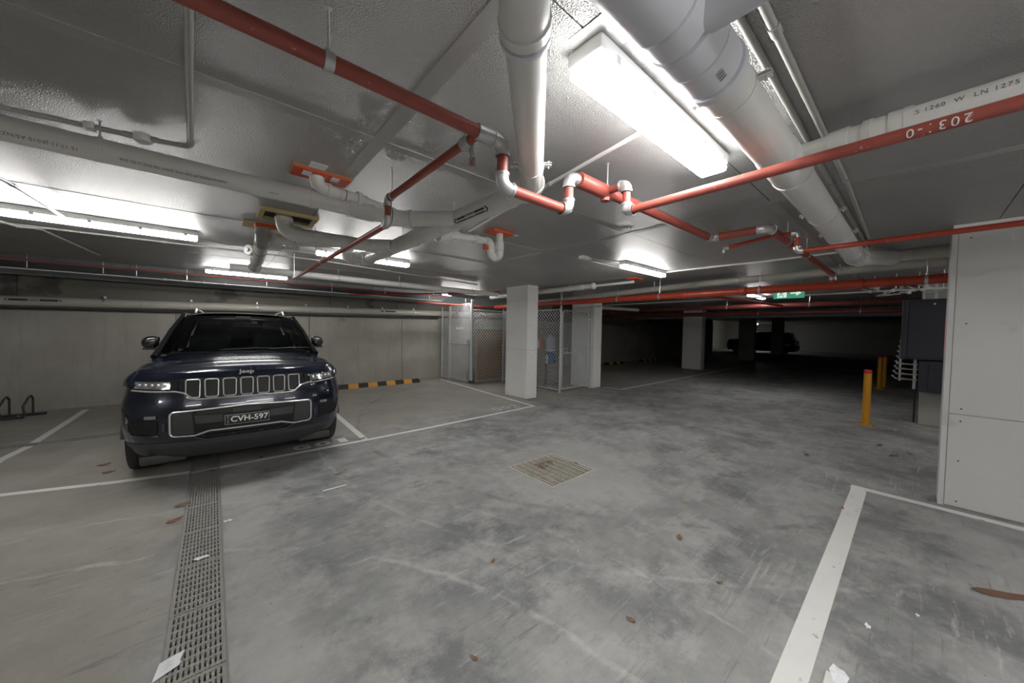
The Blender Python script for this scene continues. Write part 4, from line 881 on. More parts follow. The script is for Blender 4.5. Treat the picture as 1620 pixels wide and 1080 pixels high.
wheel_stop(21.5, 23.5, 9.75, 'dim wheel stop against the dark wall, hidden behind the pale column', 7)
def bollard(x, y, label):
    t = thing('bollard', label, 'bollard', (x, y, 0))
    mk('post', lathe(NB(), [(.052, .010), (.052, .935)], (x, y, 0), 20), 'bollard_yellow', t, True)
    mk('cap', lathe(NB(), [(.054, .93), (.054, .985), (.047, .995), (.02, 1.0)], (x, y, 0), 20), 'bollard_red', t, True)
    mk('base_plate', BX(x - .105, x + .105, y - .105, y + .105, .0005, .012, .002), 'bollard_yellow', t)
    for sx in (-1, 1):
        for sy in (-1, 1): mk('bolt', lathe(NB(), [(.012, .012), (.012, .022)], (x + sx * .08, y + sy * .08, 0), 6), 'steel', t)
bollard(8.92, .545, 'nearest orange bollard with a red cap')
bollard(15.35, .69, 'middle orange bollard with a red cap')
bollard(16.0, .62, 'farthest orange bollard half hidden behind the middle one')
bk = thing('bike_rack', 'black floor bike rack against the back wall at the left', 'bike rack', (-2.9, 9.8, 0))
for y in (9.62, 9.86): mk('base_bar', BX(-4.2, -2.28 + (.06 if y > 9.7 else -.12), y - .02, y + .02, .005, .045, .003), 'tray_black', bk)
for x in (-2.62, -2.38, -3.35, -3.1):
    p = [(x, 9.60, .04), (x - .02, 9.60, .20), (x + .02, 9.68, .34), (x + .02, 9.78, .36), (x + .02, 9.86, .30), (x + .02, 9.86, .04)]
    mk('wheel_loop', tube(NB(), p, .014, 8), 'tray_black', bk, True)
for x in (-2.7, -2.45): mk('bolt', lathe(NB(), [(.012, .045), (.012, .055)], (x, 9.62, 0), 6), 'steel', bk)
# navy cabinets
cb = thing('equipment_cabinet', 'large navy steel cabinet mounted on the concrete pillar', 'cabinet', (9.55, -.3, 1.2))
mk('body', BX(9.42, 9.75, -.95, .185, 1.20, 2.26, .008), 'cabinet', cb)
dr = mk('door', BX(9.405, 9.42, -.90, .10, 1.235, 2.225, .004), 'cabinet', cb); mk('lock', cyl(NB(), (9.39, -.185, 2.17), (9.405, -.185, 2.17), .014, 12), 'white_plastic', dr, True)
mk('door_edge', BX(9.402, 9.42, .115, .178, 1.22, 2.24, .004), 'cabinet', cb)
rs = mk('sign_strip', BX(9.398, 9.404, -.60, -.305, 1.27, 1.99), 'sign_red', cb)
bm = NB()
for k in range(6): box(bm, 9.394, 9.398, -.345 - .02 * (k % 2), -.318, 1.50 + .055 * k, 1.525 + .055 * k)
mk('sign_marks', bm, 'sign_white', rs)
for y in (-.20, -.06): mk('riser_conduit', BX(9.55, 9.585, y - .017, y + .017, 2.26, CEIL - .001), mat('bright_galv', (.6, .66, .68), .4, .3), cb)
lb = thing('equipment_cabinet', 'small navy steel cabinet below the large one', 'cabinet', (9.6, -.4, .63))
mk('body', BX(9.46, 9.75, -.85, -.045, .63, 1.18, .006), 'cabinet', lb); d2 = mk('door', BX(9.448, 9.46, -.80, -.16, .66, 1.15, .003), 'cabinet', lb); mk('lock', BX(9.442, 9.449, -.23, -.20, 1.04, 1.06), 'tray_black', d2)
fs = thing('slatted_rack', 'pale slatted rack with pointed ends beside the small navy cabinet', 'rack', (9.9, .1, .6))
for k in range(8):
    z = .80 + k * .095; y0, y1 = .12 + .02 * (k > 2), .26 - .012 * k
    bm = NB(); tube(bm, [(9.92, y0, z + .01), (9.92, y1 - .03, z), (9.92, y1 + .02, z + .05), (9.92, y1, z + .065)], [.012, .012, .02, .004], 8); mk('hook', bm, 'pvc', fs, True)
    if k < 4: mk('slat', BX(9.90, 9.94, -.04, .24, z - .012, z + .012, .003), 'pvc_cream', fs)
mk('upright', BX(9.94, 9.965, -.02, .02, .62, 1.2), 'galv', fs); mk('upright', BX(9.94, 9.965, .17, .20, .76, 1.6), 'galv', fs); mk('foot', BX(9.935, 9.965, -.03, -.005, .001, .62), 'tray_black', fs)

# ------------------------------------------------------------------ litter
def leaf_obj(x, y, ln, rot, m, label, grp='dry leaves scattered on the floor', curl=.008, wd=.55):
    bm = NB(); n = 7; T, B = [], []
    for i in range(n + 1):
        s = i / n; w = math.sin(PI * s ** .8) * wd * .5 * (1 + .35 * random.uniform(-1, 1)); zz = curl * (s - .5) ** 2 * 4 * random.uniform(.7, 1.2) + .0012
        T.append(bm.verts.new((ln * (s - .5), ln * w + .0004, zz + curl * .4))); B.append(bm.verts.new((ln * (s - .5), -ln * w - .0004, zz)))
    for i in range(n): bm.faces.new((T[i], T[i + 1], B[i + 1], B[i]))
    place(bm, Matrix.Translation((x, y, .001)) @ Matrix.Rotation(rot, 4, 'Z'))
    return tag(mk('fallen_leaf', bm, m), label, 'leaf', grp)
for (x, y, ln, r, m, l) in (
    (1.62, 5.16, .10, .3, 'leaf', 'brown leaf at the foot of the divider right of the car'), (.43, 5.16, .08, 1.2, 'leaf', 'brown leaf in the shadow of the car nose above the front line'),
    (1.02, 4.05, .09, .2, 'leaf', 'brown leaf near the chalk dash'), (-.02, 5.0, .09, 2., 'leaf', 'brown leaf on the drain where the line crosses it'),
    (-.95, 5.95, .11, .4, 'leaf', 'brown leaf left of the car tyre, the longer of two'), (-.86, 5.62, .10, .2, 'leaf', 'brown leaf left of the car tyre, nearest the front line'),
    (2.0, 3.43, .08, 1., 'leaf_pale', 'pale leaf left of the square grate'), (5.1, 1.75, .09, 2.1, 'leaf', 'brown leaf in the aisle right of the square grate'),
    (3.4, 1.38, .08, .4, 'leaf_pale', 'pale leaf in the aisle nearer than the grate, on the right'), (2.4, 2.05, .07, 2.6, 'leaf_pale', 'pale leaf just in front of the square grate'),
    (2.75, 1.15, .08, .5, 'leaf', 'brown leaf beside the swirl marks left of the wide line'), (1.45, 1.85, .05, .4, 'leaf', 'dark small leaf in the middle foreground'),
    (1.75, .98, .06, 1.7, 'leaf', 'small dark leaf farther right in the foreground'), (2.45, .77, .05, 2.4, 'leaf', 'small dark leaf close to the wide white line'),
    (6.0, .9, .10, .2, 'leaf', 'brown leaf between the nearest bollard and the wide line'), (6.9, .15, .16, 2.7, 'leaf', 'long brown leaf on the pale patch by the white wall'),
    (7.4, .3, .12, 2.9, 'leaf', 'brown leaf nearest the foot of the first bollard'), (6.2, 5.2, .12, .6, 'leaf', 'dark leaf on the floor right of the clad column, farther one'),
    (6.05, 5.35, .09, .2, 'leaf', 'dark leaf on the floor right of the clad column, nearer one'), (7.2, .0, .10, .4, 'leaf', 'brown leaf beside the edge of the white wall'),
    (-.25, 3.9, .12, .6, 'leaf', 'brown leaf on the left edge of the trench drain, nearer one'), (-.22, 4.2, .12, .4, 'leaf', 'brown leaf on the left edge of the trench drain, farther one'),
    (.95, 1.35, .05, 1.9, 'leaf', 'curled orange brown leaf at the bottom centre'), (2.3, 4.3, .05, .4, 'leaf_pale', 'tiny pale leaf in the aisle beyond the grate')):
    leaf_obj(x, y, ln, r, m, l)
leaf_obj(-1.05, 3.05, .13, .2, 'leaf', 'curled brown leaf lying left of the trench drain', wd=.3)
leaf_obj(3.72, -.42, .34, -.95, mat('bark', (.19, .105, .065), .85, noise=(9, .3, (.13, .07, .045))), 'long strip of brown bark inside the right hand bay', None, .02, .18)
leaf_obj(4.42, .39, .07, .2, mat('red_scrap', (.45, .05, .04), .6), 'small red scrap lying on the wide white line', None, .004, .3)
pp = thing('paper_sheet', 'torn white paper sheet lying on the trench drain', 'paper', (-.18, 2.23, .004))
bm = NB(); vs = [bm.verts.new(p) for p in ((-.222, 2.165, .004), (-.135, 2.205, .004), (-.128, 2.225, .005), (-.135, 2.228, .005), (-.118, 2.292, .006), (-.205, 2.262, .009))]; bm.faces.new(vs)
ext = bmesh.ops.extrude_face_region(bm, geom=bm.faces[:]); bmesh.ops.translate(bm, verts=[v for v in ext['geom'] if isinstance(v, bmesh.types.BMVert)], vec=(0, 0, .0006)); mk('sheet', bm, 'paper', pp)
bm = NB()
for k in range(7):
    c = V((-.18 + .008 * (k % 3), 2.205 + .008 * k, .0095)); box(bm, c.x - .014, c.x + .012, c.y - .0009, c.y + .0009, .0098, .0101)
mk('printing', bm, mat('faint_ink', (.5, .5, .52), .7), pp)
for i, (x, y, l) in enumerate(((-.075, 3.15, 'crumpled white tissue on the trench drain nearest the paper'), (.075, 3.62, 'white wrapper at the right edge of the trench drain'), (2.22, .185, 'torn white paper scrap beside the wide white line'), (2.72, .12, 'white and black wrapper on the floor right of the wide line'), (3.05, -.06, 'small white flake farther along right of the wide line'), (2.0, 1.55, 'tiny white chip in the middle of the aisle'))):
    bm = NB(); s = (.045, .035, .07, .028, .02, .008)[i]; n = 9; c0 = bm.verts.new((x, y, .012)); rg_ = [bm.verts.new((x + s * random.uniform(.6, 1.1) * math.cos(6.283 * k / n), y + s * .5 * random.uniform(.5, 1.1) * math.sin(6.283 * k / n), .002 + .008 * (k % 2))) for k in range(n)]
    for k in range(n): bm.faces.new((c0, rg_[k], rg_[(k + 1) % n]))
    tag(mk('paper_scrap', bm, 'paper'), l, 'litter')
tag(mk('chalk_mark', BX(.80, 1.02, 3.72, 3.745, .0002, .001), 'line_white'), 'short white chalk dash on the floor in front of the car', 'mark')

# ------------------------------------------------------------------ cars
def lerp_tab(tab, z):
    if z <= tab[0][0]: return tab[0][1]
    for (a, va), (b, vb) in zip(tab, tab[1:]):
        if z <= b:
            t = (z - a) / (b - a); t = t * t * (3 - 2 * t); return va + (vb - va) * t
    return tab[-1][1]
PZ = [(.22, .20), (.30, .12), (.40, .05), (.50, .012), (.62, 0.), (.76, .005), (.84, .03), (.92, .045), (1.05, .06), (1.12, .10)]
WZ = [(.22, .86), (.32, .93), (.45, .975), (.60, .99), (.80, .99), (.95, .965), (1.05, .93), (1.12, .89)]
DEP, NP = .55, 2.6
def yf(x, z):
    w = lerp_tab(WZ, z); t = min(.9999, abs(x / w)); return lerp_tab(PZ, z) + DEP * (1 - (1 - t ** NP) ** (1 / NP))
HOODC = [(.08, 1.085), (.13, 1.13), (.20, 1.165), (.40, 1.205), (.8, 1.24), (1.45, 1.27)]
def hood_z(x, y):
    c = lerp_tab(HOODC, y); t = abs(x) / .86
    ridge = .012 * math.exp(-((abs(x) - .42) / .10) ** 2) * min(1, max(0, (y - .3) / .4)) * -1
    return c - .075 * t ** 2.6 + ridge * .8
def surf(fn, nu, nv):
    bm = NB(); g = [[bm.verts.new(fn(i / nu, j / nv)) for j in range(nv + 1)] for i in range(nu + 1)]
    for i in range(nu):
        for j in range(nv): bm.faces.new((g[i][j], g[i + 1][j], g[i + 1][j + 1], g[i][j + 1]))
    return bm
def fpatch(tl, tr, br, bl, off=.006, nu=14, nv=5):
    """a panel on the nose given by its four corners (x, z)"""
    def f(u, v):
        x = (tl[0] * (1 - u) + tr[0] * u) * (1 - v) + (bl[0] * (1 - u) + br[0] * u) * v; z = (tl[1] * (1 - u) + tr[1] * u) * (1 - v) + (bl[1] * (1 - u) + br[1] * u) * v
        return (x, yf(x, z) - off, z)
    return surf(f, nu, nv)
def dense(pts, closed=True, step=.02):
    o = []; n = len(pts)
    for i in range(n if closed else n - 1):
        a, b = pts[i], pts[(i + 1) % n]; k = max(1, int(math.hypot(b[0] - a[0], b[1] - a[1]) / step))
        for j in range(k): o.append((a[0] + (b[0] - a[0]) * j / k, a[1] + (b[1] - a[1]) * j / k))
    if not closed: o.append(pts[-1])
    return o
def rounded(pts, r, n=4):
    o = []; N = len(pts)
    for i in range(N):
        p = [V((*q, 0)) for q in (pts[i - 1], pts[i], pts[(i + 1) % N])]; a, _ = arc_pts(p[0], p[1], p[2], r, n); o += [(q.x, q.y) for q in a]
    return o
def ftube(pts, r, off, closed=True, seg=8): return tube(NB(), [(x, yf(x, z) - off, z) for x, z in pts], r, seg, closed=closed)
AX_F, AX_R, TR, TW = .95, 3.91, .385, .26
def build_car(loc, rotz, label, paint, detail, cat='car'):
    root = thing('car', label, cat, loc, None, rotz)
    def P(name, bm, m, parent=root, smooth=True): return mk(name, bm, m, parent, smooth, local=True)
    # lower shell
    st = [(.40, .90), (.55, .97), (.95, .995), (1.5, .995), (2.5, .995), (3.6, .995), (4.2, .985), (4.55, .95), (4.78, .87), (4.86, .80)]
    bm = NB(); rings_ = []
    for (y, k) in st:
        top = hood_z(0, y) - .11 if y < 1.46 else 1.16
        tz = min(top, 1.17) if y < 4.7 else 1.14
        w = .99 * k; pr = [(0, .24), (w * .80, .24), (w * .93, .30), (w * .975, .45), (w * .995, .62), (w, .80), (w * .985, .95), (w * .94, 1.06), (w * .86, tz - .01), (w * .5, tz), (0, tz)]
        if y < .5: pr = [(x, z) for x, z in pr]
        rings_.append([bm.verts.new((x, y, z)) for x, z in pr] + [bm.verts.new((-x, y, z)) for x, z in pr[-2:0:-1]])
    n = len(rings_[0])
    for a, b in zip(rings_, rings_[1:]):
        for j in range(n): bm.faces.new((a[j], a[(j + 1) % n], b[(j + 1) % n], b[j]))
    bm.faces.new(rings_[0]); bm.faces.new(rings_[-1][::-1])
    body = P('body', bm, paint)
    for ya in (AX_F, AX_R):
        for s in (-1, 1):
            cut = mk('cut', cyl(NB(), (s * .62, ya, TR), (s * 1.2, ya, TR), .45, 32), None)
            cut.location = cut.location  # cutter in car space
            mod = body.modifiers.new('b', 'BOOLEAN'); mod.operation = 'DIFFERENCE'; mod.solver = 'EXACT'; mod.object = cut
            par = body.parent; lc = body.location.copy(); body.parent = None
            dg = bpy.context.evaluated_depsgraph_get(); dg.update(); me = bpy.data.meshes.new_from_object(body.evaluated_get(dg))
            body.modifiers.clear(); old = body.data; body.data = me; bpy.data.meshes.remove(old); bpy.data.objects.remove(cut); body.parent = par; body.location = lc
    for p_ in body.data.polygons: p_.use_smooth = True
    body.data.set_sharp_from_angle(angle=math.radians(35)); body.data.name = 'body'
    # nose
    zs = [.42, .46, .50, .56, .62, .68, .74, .80, .85, .89, .93, .98, 1.03, 1.07, 1.10, 1.12]
    def fas(zs_, off):
        b_ = NB(); g = []
        for z in zs_:
            w = lerp_tab(WZ, z); row = []
            for i in range(49):
                th = (-1 + 2 * i / 48) * PI / 2 * .985; s_ = math.sin(th); c_ = math.cos(th)
                x = w * math.copysign(abs(s_) ** (2 / NP), s_); y = lerp_tab(PZ, z) + DEP * (1 - abs(c_) ** (2 / NP)); row.append(b_.verts.new((x, y - off, z)))
            g.append(row)
        for a, b in zip(g, g[1:]):
            for i in range(48): b_.faces.new((a[i], a[i + 1], b[i + 1], b[i]))
        return b_
    P('front_bumper', fas(zs, 0), paint)
    val = P('lower_valance', fas([.24, .27, .30, .34, .38, .40, .42, .44], .004), 'car_plastic')
    for s in (-1, 1): P('air_dam', BX(s * .50, s * .84, .24, .30, .205, .30, .02), 'car_plastic', val)
    # bonnet
    def hood(u, v):
        x = -.84 + 1.68 * u; y0 = yf(x * .98, 1.09) + .004; y = y0 + (1.46 - y0) * v ** 1.25; zz = hood_z(x, .08 + (y - y0) / (1.46 - y0) * 1.37)
        return (x, y, zz)
    P('bonnet', surf(hood, 36, 28), paint)
    for s in (-1, 1):
        def fend(u, v, s=s):
            y = .28 + 1.45 * u; xe = .84; ze = hood_z(.84, .08 + max(0, (y - yf(.82, 1.09))) / 1.2 * 1.37) - .002
            xo = .985 if y > .5 else lerp_tab([(.28, .86), (.36, .93), (.5, .975)], y); zo = .98
            t = v; return (s * (xe + (xo - xe) * math.sin(t * PI / 2)), y, zo + (ze - zo) * math.cos(t * PI / 2))
        P('fender', surf(fend, 24, 8), paint)
    # wheels with arch trims
    for ya in (AX_F, AX_R):
        for s in (-1, 1):
            wroot = P('tyre', NB() if False else _tyre(s, ya), 'tyre')
            P('rim', _rim(s, ya), 'rim', wroot)
            b_ = NB(); pts = [(s * .985, ya + .46 * math.cos(a), TR + .46 * math.sin(a)) for a in [(.04 + .92 * i / 20) * PI for i in range(21)]]
            tube(b_, pts, .018, 8); P('arch_trim', b_, 'car_plastic')
            P('wheel_liner', tube(NB(), [(s * .63, ya + .445 * math.cos(a), TR + .445 * math.sin(a)) for a in [(-.05 + 1.1 * i / 16) * PI for i in range(17)]], .02, 6), 'car_black')
    for s in (-1, 1): P('side_sill', BX(s * .90, s * 1.0, AX_F + .47, AX_R - .47, .25, .40, .02), 'car_plastic')
    # greenhouse
    def ws(u, v):
        s_ = -1 + 2 * u; xb, xt = .83 * s_, .655 * s_; yb = 1.36 + .17 * s_ * s_; yt = 2.10 + .09 * s_ * s_; zb, zt = 1.262 - .01 * s_ * s_, 1.765 - .025 * s_ * s_
        b_ = .02 * math.sin(PI * v); return (xb + (xt - xb) * v, yb + (yt - yb) * v - b_, zb + (zt - zb) * v + b_ * .6)
    P('windscreen', surf(ws, 20, 10), 'car_glass')
    def roof(u, v):
        s_ = -1 + 2 * u; y0 = 2.09 + .09 * s_ * s_; y = y0 + (4.52 - y0) * v; z = 1.768 + .045 * math.sin(PI * min(1, v * 1.25 + .08)) ** .7 - .03 * s_ ** 2 - .05 * s_ ** 8 - .05 * max(0, v - .75) * 4 * .4
        return ((.655 + .02 * math.sin(PI * v)) * s_, y, z)
    P('roof', surf(roof, 20, 20), paint)
    for s in (-1, 1):
        P('a_pillar', tube(NB(), [(s * .875, 1.42, 1.20), (s * .845, 1.55, 1.275), (s * .76, 1.87, 1.53), (s * .665, 2.2, 1.745)], [.035, .032, .028, .026], 10), 'gloss_black')
        P('roof_edge', tube(NB(), [(s * .665, 2.2, 1.742), (s * .68, 3.0, 1.76), (s * .675, 4.0, 1.745), (s * .655, 4.5, 1.70)], .03, 10), paint)
        def side(u, v, s=s):
            yb = 1.58 + 3.05 * u; yt = 2.22 + 2.22 * u; xb = .905 - .02 * u; xt = .672; return (s * (xb + (xt - xb) * v + .03 * math.sin(PI * v)), yb + (yt - yb) * v, 1.16 + (1.74 - 1.16) * v)
        P('side_glass', surf(side, 16, 6), 'gloss_black')
        for (yb, yt) in ((2.62, 2.74), (3.62, 3.56), (4.6, 4.44)):
            P('pillar', tube(NB(), [(s * .90, yb, 1.15), (s * .815, (yb + yt) / 2, 1.46), (s * .685, yt, 1.74)], .035 if yb < 4.5 else .06, 8), 'gloss_black' if yb < 4.5 else paint)
        P('belt_moulding', tube(NB(), [(s * .915, 1.62, 1.165), (s * .925, 3., 1.17), (s * .90, 4.6, 1.18)], .012, 8), 'satin_chrome')
        rr = P('roof_rail', tube(NB(), [(s * .56, 2.55, 1.80), (s * .56, 2.66, 1.845), (s * .57, 3.6, 1.85), (s * .56, 4.3, 1.825), (s * .555, 4.4, 1.78)], .016, 8), 'satin_chrome')
        # mirror
        mr = P('mirror', _mirror(s), 'gloss_black'); P('mirror_arm', BX(s * .86, s * 1.015, 1.70, 1.78, 1.275, 1.305, .01), 'car_black', mr)
        P('tail_lamp', BX(s * .62, s * .90, 4.74, 4.80, .98, 1.10, .015), 'tail_red')
        P('door_handle', BX(s * .985, s * 1.01, 2.45, 2.65, 1.02, 1.045, .006), paint); P('door_handle', BX(s * .985, s * 1.01, 3.4, 3.58, 1.03, 1.055, .006), paint)
        P('door_seam', tube(NB(), [(s * .984, 2.66, 1.1), (s * .996, 2.68, .8), (s * .985, 2.66, .42)], .004, 6), 'car_black'); P('door_seam', tube(NB(), [(s * .984, 1.62, 1.08), (s * .996, 1.55, .8), (s * .985, 1.5, .42)], .004, 6), 'car_black')
    def rear(u, v):
        s_ = -1 + 2 * u; return ((.82 + (.64 - .82) * v) * s_, 4.80 - .28 * v - .05 * s_ * s_, 1.15 + .58 * v)
    P('rear_glass', surf(rear, 12, 6), 'gloss_black')
    P('rear_bumper', BX(-.86, .86, 4.72, 4.91, .35, .72, .05), 'car_plastic')
    P('cabin_floor', BX(-.80, .80, 1.55, 4.6, 1.12, 1.175), 'seat')
    P('dashboard', BX(-.78, .78, 1.50, 1.95, 1.12, 1.235, .03), 'seat')
    if not detail: return root
    swp = P('steering_wheel', _torus((-.40, 2.02, 1.22), .185, .016, V((0, 1, -.45))), 'car_black')
    for s in (-1, 1):
        se = P('seat', box(NB(), s * .40 - .25, s * .40 + .25, 2.62, 2.78, 1.10, 1.45, .06), 'seat'); P('headrest', box(NB(), s * .40 - .13, s * .40 + .13, 2.66, 2.77, 1.50, 1.66, .04), 'seat', se)
    P('interior_mirror', BX(-.02, .18, 2.0, 2.02, 1.60, 1.655, .01), 'car_black'); P('windscreen_tag', BX(.11, .17, 1.985, 1.99, 1.645, 1.662), 'paper')
    P('sensor_housing', BX(-.09, .09, 1.98, 2.09, 1.66, 1.74, .01), 'car_black')
    for (x0, x1) in ((-.25, .42), (.28, .80)):
        wpz = P('wiper', tube(NB(), [(x0, 1.372 + .1 * x0 * x0, 1.278), ((x0 + x1) / 2, 1.40, 1.292), (x1, 1.41 + .14 * x1 * x1, 1.285)], [.006, .012, .005], 6), 'car_black')
    P('cowl', surf(lambda u, v: (-.82 + 1.64 * u, 1.34 + .05 * v + .16 * (2 * u - 1) ** 2, 1.255 + .004 * v - .02 * (2 * u - 1) ** 2), 16, 2), 'car_black')
    # grille
    gp = P('grille_panel', fpatch((-.53, 1.062), (.53, 1.062), (.43, .862), (-.43, .862), .004, 24, 4), 'car_black')
    for k in range(7):
        cx = (k - 3) * .1435; hw = .054; out = [(cx - hw, 1.052), (cx + hw, 1.052), (cx + hw * .93, .876), (cx - hw * .93, .876)]
        if k == 0: out = [(cx - hw, 1.05), (cx + hw, 1.052), (cx + hw * .93, .876), (cx - .01, .876), (cx - hw, .915)]
        if k == 6: out = [(cx - hw, 1.052), (cx + hw, 1.05), (cx + hw, .915), (cx + .01, .876), (cx - hw * .93, .876)]
        sl = P('grille_slot', ftube(rounded(out, .016 if k in (0, 6) else .02), .0052, .010), 'satin_chrome')
        b_ = NB()
        for i in range(7):
            for j in range(9):
                x = cx - hw * .86 + (i + (.5 if j % 2 else 0)) * hw * 2 * .86 / 7.5; z = .886 + j * .0185
                if (k == 0 and x < cx - .02 and z < .915) or (k == 6 and x > cx + .02 and z < .915): continue
                y = yf(x, z) - .007; c_ = [(x - .0055, z), (x, z - .006), (x + .0055, z), (x, z + .006)]
                b_.faces.new([b_.verts.new((a, y, b)) for a, b in c_])
        P('slot_mesh', b_, mat('mesh_grey', (.06, .06, .064), .4), sl, False)['kind'] = 'stuff'
    P('front_camera', cyl(NB(), (.0, yf(0, 1.03) - .016, 1.03), (0, yf(0, 1.03) - .004, 1.03), .010, 12), 'lens_dark', gp)
    # headlamps and bright trim
    for s in (-1, 1):
        hl = P('headlamp', fpatch((s * .545, 1.048), (s * .875, 1.045), (s * .88, .965), (s * .545, .955), .007, 12, 4), 'lens_dark')
        P('lamp_lens', fpatch((s * .60, 1.035), (s * .865, 1.036), (s * .868, .975), (s * .60, .965), .011, 12, 4), 'lens', hl)
        for q in range(5): P('projector', BX(s * (.625 + q * .048), s * (.648 + q * .048), yf(s * (.636 + q * .048), 1.0) - .017, yf(s * (.636 + q * .048), 1.0), .982 + .004 * q, 1.018, .003), 'chrome', hl)
        for q in range(0): P('projector', cyl(NB(), (s * (.66 + q * .075), yf(s * (.66 + q * .075), 1.0) - .016, 1.0), (s * (.66 + q * .075), yf(s * (.66 + q * .075), 1.0), 1.0), .022, 14), 'chrome', hl)
        P('bright_trim', ftube(dense([(s * .885, .955), (s * .70, .945), (s * .57, .943), (s * .50, .925), (s * .44, .868), (s * .40, .858), (0, .858)], False), .009, .008, False), 'chrome')
        fl = P('fog_lamp', fpatch((s * .70, .718), (s * .785, .715), (s * .785, .685), (s * .70, .688), .010, 4, 2), 'lens')
        P('corner_intake', fpatch((s * .69, .665), (s * .90, .655), (s * .89, .545), (s * .69, .535), .005, 8, 4), 'car_black')
        P('corner_blade', ftube(dense([(s * .93, .70), (s * .915, .60), (s * .88, .53), (s * .68, .515)], False), .010, .004, False), paint)
        P('tow_cover', fpatch((s * .635, .64), (s * .66, .64), (s * .66, .56), (s * .635, .56), .006, 2, 2), 'car_plastic')
    # lower intake
    loop = rounded([(-.60, .742), (0, .772), (.60, .742), (.60, .505), (.42, .50), (.30, .535), (-.30, .535), (-.42, .50), (-.60, .505)], .035)
    itk = P('intake_panel', fpatch((-.59, .752), (.59, .752), (.59, .515), (-.59, .515), .006, 28, 6), 'car_black')
    for s in (-1, 1):
        P('intake_wedge', fpatch((s * .44, .735), (s * .585, .735), (s * .585, .52), (s * .42, .52), .012, 8, 4), 'car_plastic', itk)
        P('intake_wedge', fpatch((s * .20, .69), (s * .42, .70), (s * .41, .615), (s * .20, .615), .010, 8, 3), 'car_plastic', itk)
    P('intake_surround', ftube(dense(loop, True, .03), .0085, .013), 'satin_chrome')
    P('intake_grille', fpatch((-.42, .752), (.42, .752), (.36, .705), (-.36, .705), .010, 20, 2), 'car_black', itk)
    P('intake_grille', fpatch((-.33, .60), (.33, .60), (.33, .548), (-.33, .548), .010, 20, 2), 'car_black', itk)
    P('radar_cover', fpatch((-.12, .745), (.12, .745), (.12, .70), (-.12, .70), .014, 8, 2), 'car_plastic', itk)
    b_ = NB()
    for i in range(34):
        for j in range(3):
            x = -.40 + (i + .5 * (j % 2)) * .0245
            if abs(x) < .125: continue
            z = .715 + j * .014; y = yf(x, z) - .0125; b_.faces.new([b_.verts.new((a, y, b)) for a, b in ((x - .008, z), (x - .004, z - .005), (x + .004, z - .005), (x + .008, z), (x + .004, z + .005), (x - .004, z + .005))])
    P('honeycomb', b_, mat('mesh_grey', (.06, .06, .064), .4), itk, False)['kind'] = 'stuff'
    P('lower_slot', fpatch((-.36, .495), (.36, .495), (.30, .455), (-.30, .455), .008, 20, 2), 'car_black')
    P('skid_edge', ftube(dense([(-.42, .475), (-.34, .445), (.34, .445), (.42, .475)], False), .006, .012, False), 'car_plastic')
    for x in (-.12, .12): P('tow_hook', BX(x - .018, x + .018, yf(x, .47) - .03, yf(x, .47), .462, .488, .006), 'car_black')
    # plate and name
    np_ = P('number_plate', BX(-.186, .190, -.030, -.024, .578, .680, .002), 'plate_black')
    P('plate_rim', tube(NB(), [(-.184, -.031, .580), (.188, -.031, .580), (.188, -.031, .678), (-.184, -.031, .678)], .0018, 6, closed=True), 'plate_text', np_)
    def plate_txt(s, size, cx, cz, sp=1., vert=False, bold=.0):
        t = text_bm(s, size, .0006, bold, sp); place(t, basis((cx, -.0312, cz), (1, 0, 0), (0, 0, 1))); return P('plate_lettering', t, 'plate_text', np_, False)
    t = text_bm('CVH-597', .082, .0006, .0016, 1.02); xs_ = [v.co.x for v in t.verts]; k = .318 / (max(xs_) - min(xs_)); mxx = (max(xs_) + min(xs_)) / 2
    for v in t.verts: v.co.x = (v.co.x - mxx) * k
    place(t, basis((.021, -.0312, .629), (1, 0, 0), (0, 0, 1))); P('plate_lettering', t, 'plate_text', np_, False)
    for i, ch in enumerate('VIC'): plate_txt(ch, .026, -.160, .656 - i * .027)
    t = text_bm('Jeep', .052, .003, .0018, 1.0); xs_ = [v.co.x for v in t.verts]; k = .135 / (max(xs_) - min(xs_))
    yb = yf(0, 1.10)
    for v in t.verts:
        x = v.co.x * k; z = 1.112 + v.co.y; y = .088 + .95 * max(0, (z - 1.085)) + 0.02 * x * x
        v.co = V((x, y - .022 - v.co.z, z))
    P('bonnet_badge', t, 'chrome', root, False)
    P('shut_line', tube(NB(), [(x, yf(x * .98, 1.09) - .003, 1.083 - .03 * (abs(x) / .84) ** 2.6) for x in [-.82 + 1.64 * i / 30 for i in range(31)]], .003, 6), 'car_black')
    return root
def _torus(c, R, r, n, nu=36, nv=8):
    d, u, w = frame_of(n); return tube(NB(), [V(c) + (u * math.cos(2 * PI * i / nu) + w * math.sin(2 * PI * i / nu)) * R for i in range(nu)], r, nv, closed=True)
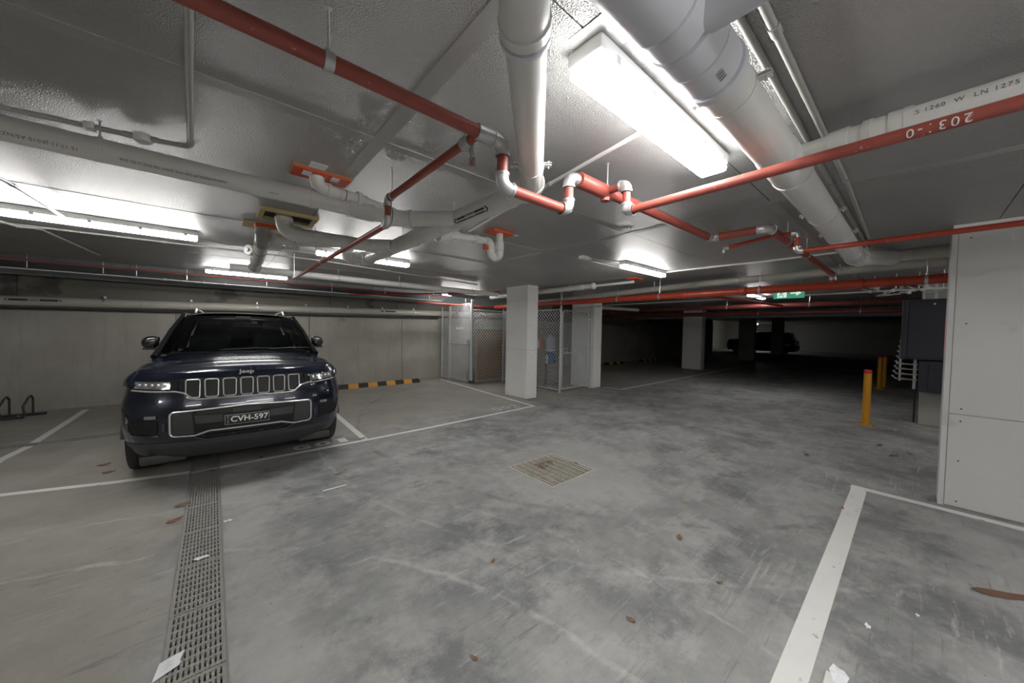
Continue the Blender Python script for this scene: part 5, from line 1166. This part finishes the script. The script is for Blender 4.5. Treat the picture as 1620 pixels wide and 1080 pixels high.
def _tyre(s, ya):
    bm = NB(); pr = [(.27, .10), (.30, .118), (.35, .130), (.372, .125), (TR, .098), (TR, .052), (TR - .009, .047), (TR - .009, .038), (TR, .033), (TR, -.033), (TR - .009, -.038), (TR - .009, -.047), (TR, -.052), (TR, -.098), (.372, -.125), (.35, -.130), (.30, -.118), (.27, -.10)]; n = 48
    R = [[bm.verts.new((s * .862 + x, ya + r * math.cos(2 * PI * j / n), TR + .001 + r * math.sin(2 * PI * j / n))) for j in range(n)] for r, x in pr]
    for k in range(len(pr)):
        a, b = R[k], R[(k + 1) % len(pr)]
        for j in range(n): bm.faces.new((a[j], a[(j + 1) % n], b[(j + 1) % n], b[j]))
    return bm
def _rim(s, ya):
    bm = NB(); x0 = s * .95
    ring(bm, (s * .88, ya, TR), (1, 0, 0), .245, .275, .18, 40)
    for k in range(10):
        a = 2 * PI * k / 10; c, sn = math.cos(a), math.sin(a); t = V((0, -sn, c)) * .022; d = V((0, c, sn)); o = V((x0, ya, TR)); h = V((s * .03, 0, 0))
        q = [o + d * .05 + t, o + d * .05 - t, o + d * .255 - t * .8, o + d * .255 + t * .8]
        lo = [bm.verts.new(p - h) for p in q]; hi = [bm.verts.new(p) for p in q]; bm.faces.new(lo); bm.faces.new(hi)
        for i in range(4): bm.faces.new((lo[i], lo[(i + 1) % 4], hi[(i + 1) % 4], hi[i]))
    cyl(bm, (x0 - s * .04, ya, TR), (x0 + s * .008, ya, TR), .065, 20); cyl(bm, (s * .80, ya, TR), (s * .82, ya, TR), .26, 30)
    return bm
def _mirror(s):
    bm = NB(); bmesh.ops.create_uvsphere(bm, u_segments=20, v_segments=12, radius=1)
    for v in bm.verts:
        x, y, z = v.co; e = lambda t, p: math.copysign(abs(t) ** p, t)
        v.co = V((s * .945 + e(x, .75) * .082 - s * .03 * max(0, z), 1.74 + e(y, .7) * .075 * (1 if y < 0 else .5), 1.375 + e(z, .75) * .078))
    return bm
build_car((.27, 4.62, 0), math.radians(-2.1), 'dark blue SUV with seven slot chrome grille parked nose out', 'car_paint', True)
build_car((35.25, 11.05, 0), PI, 'distant black car silhouetted against the pale far wall', 'far_paint', False)
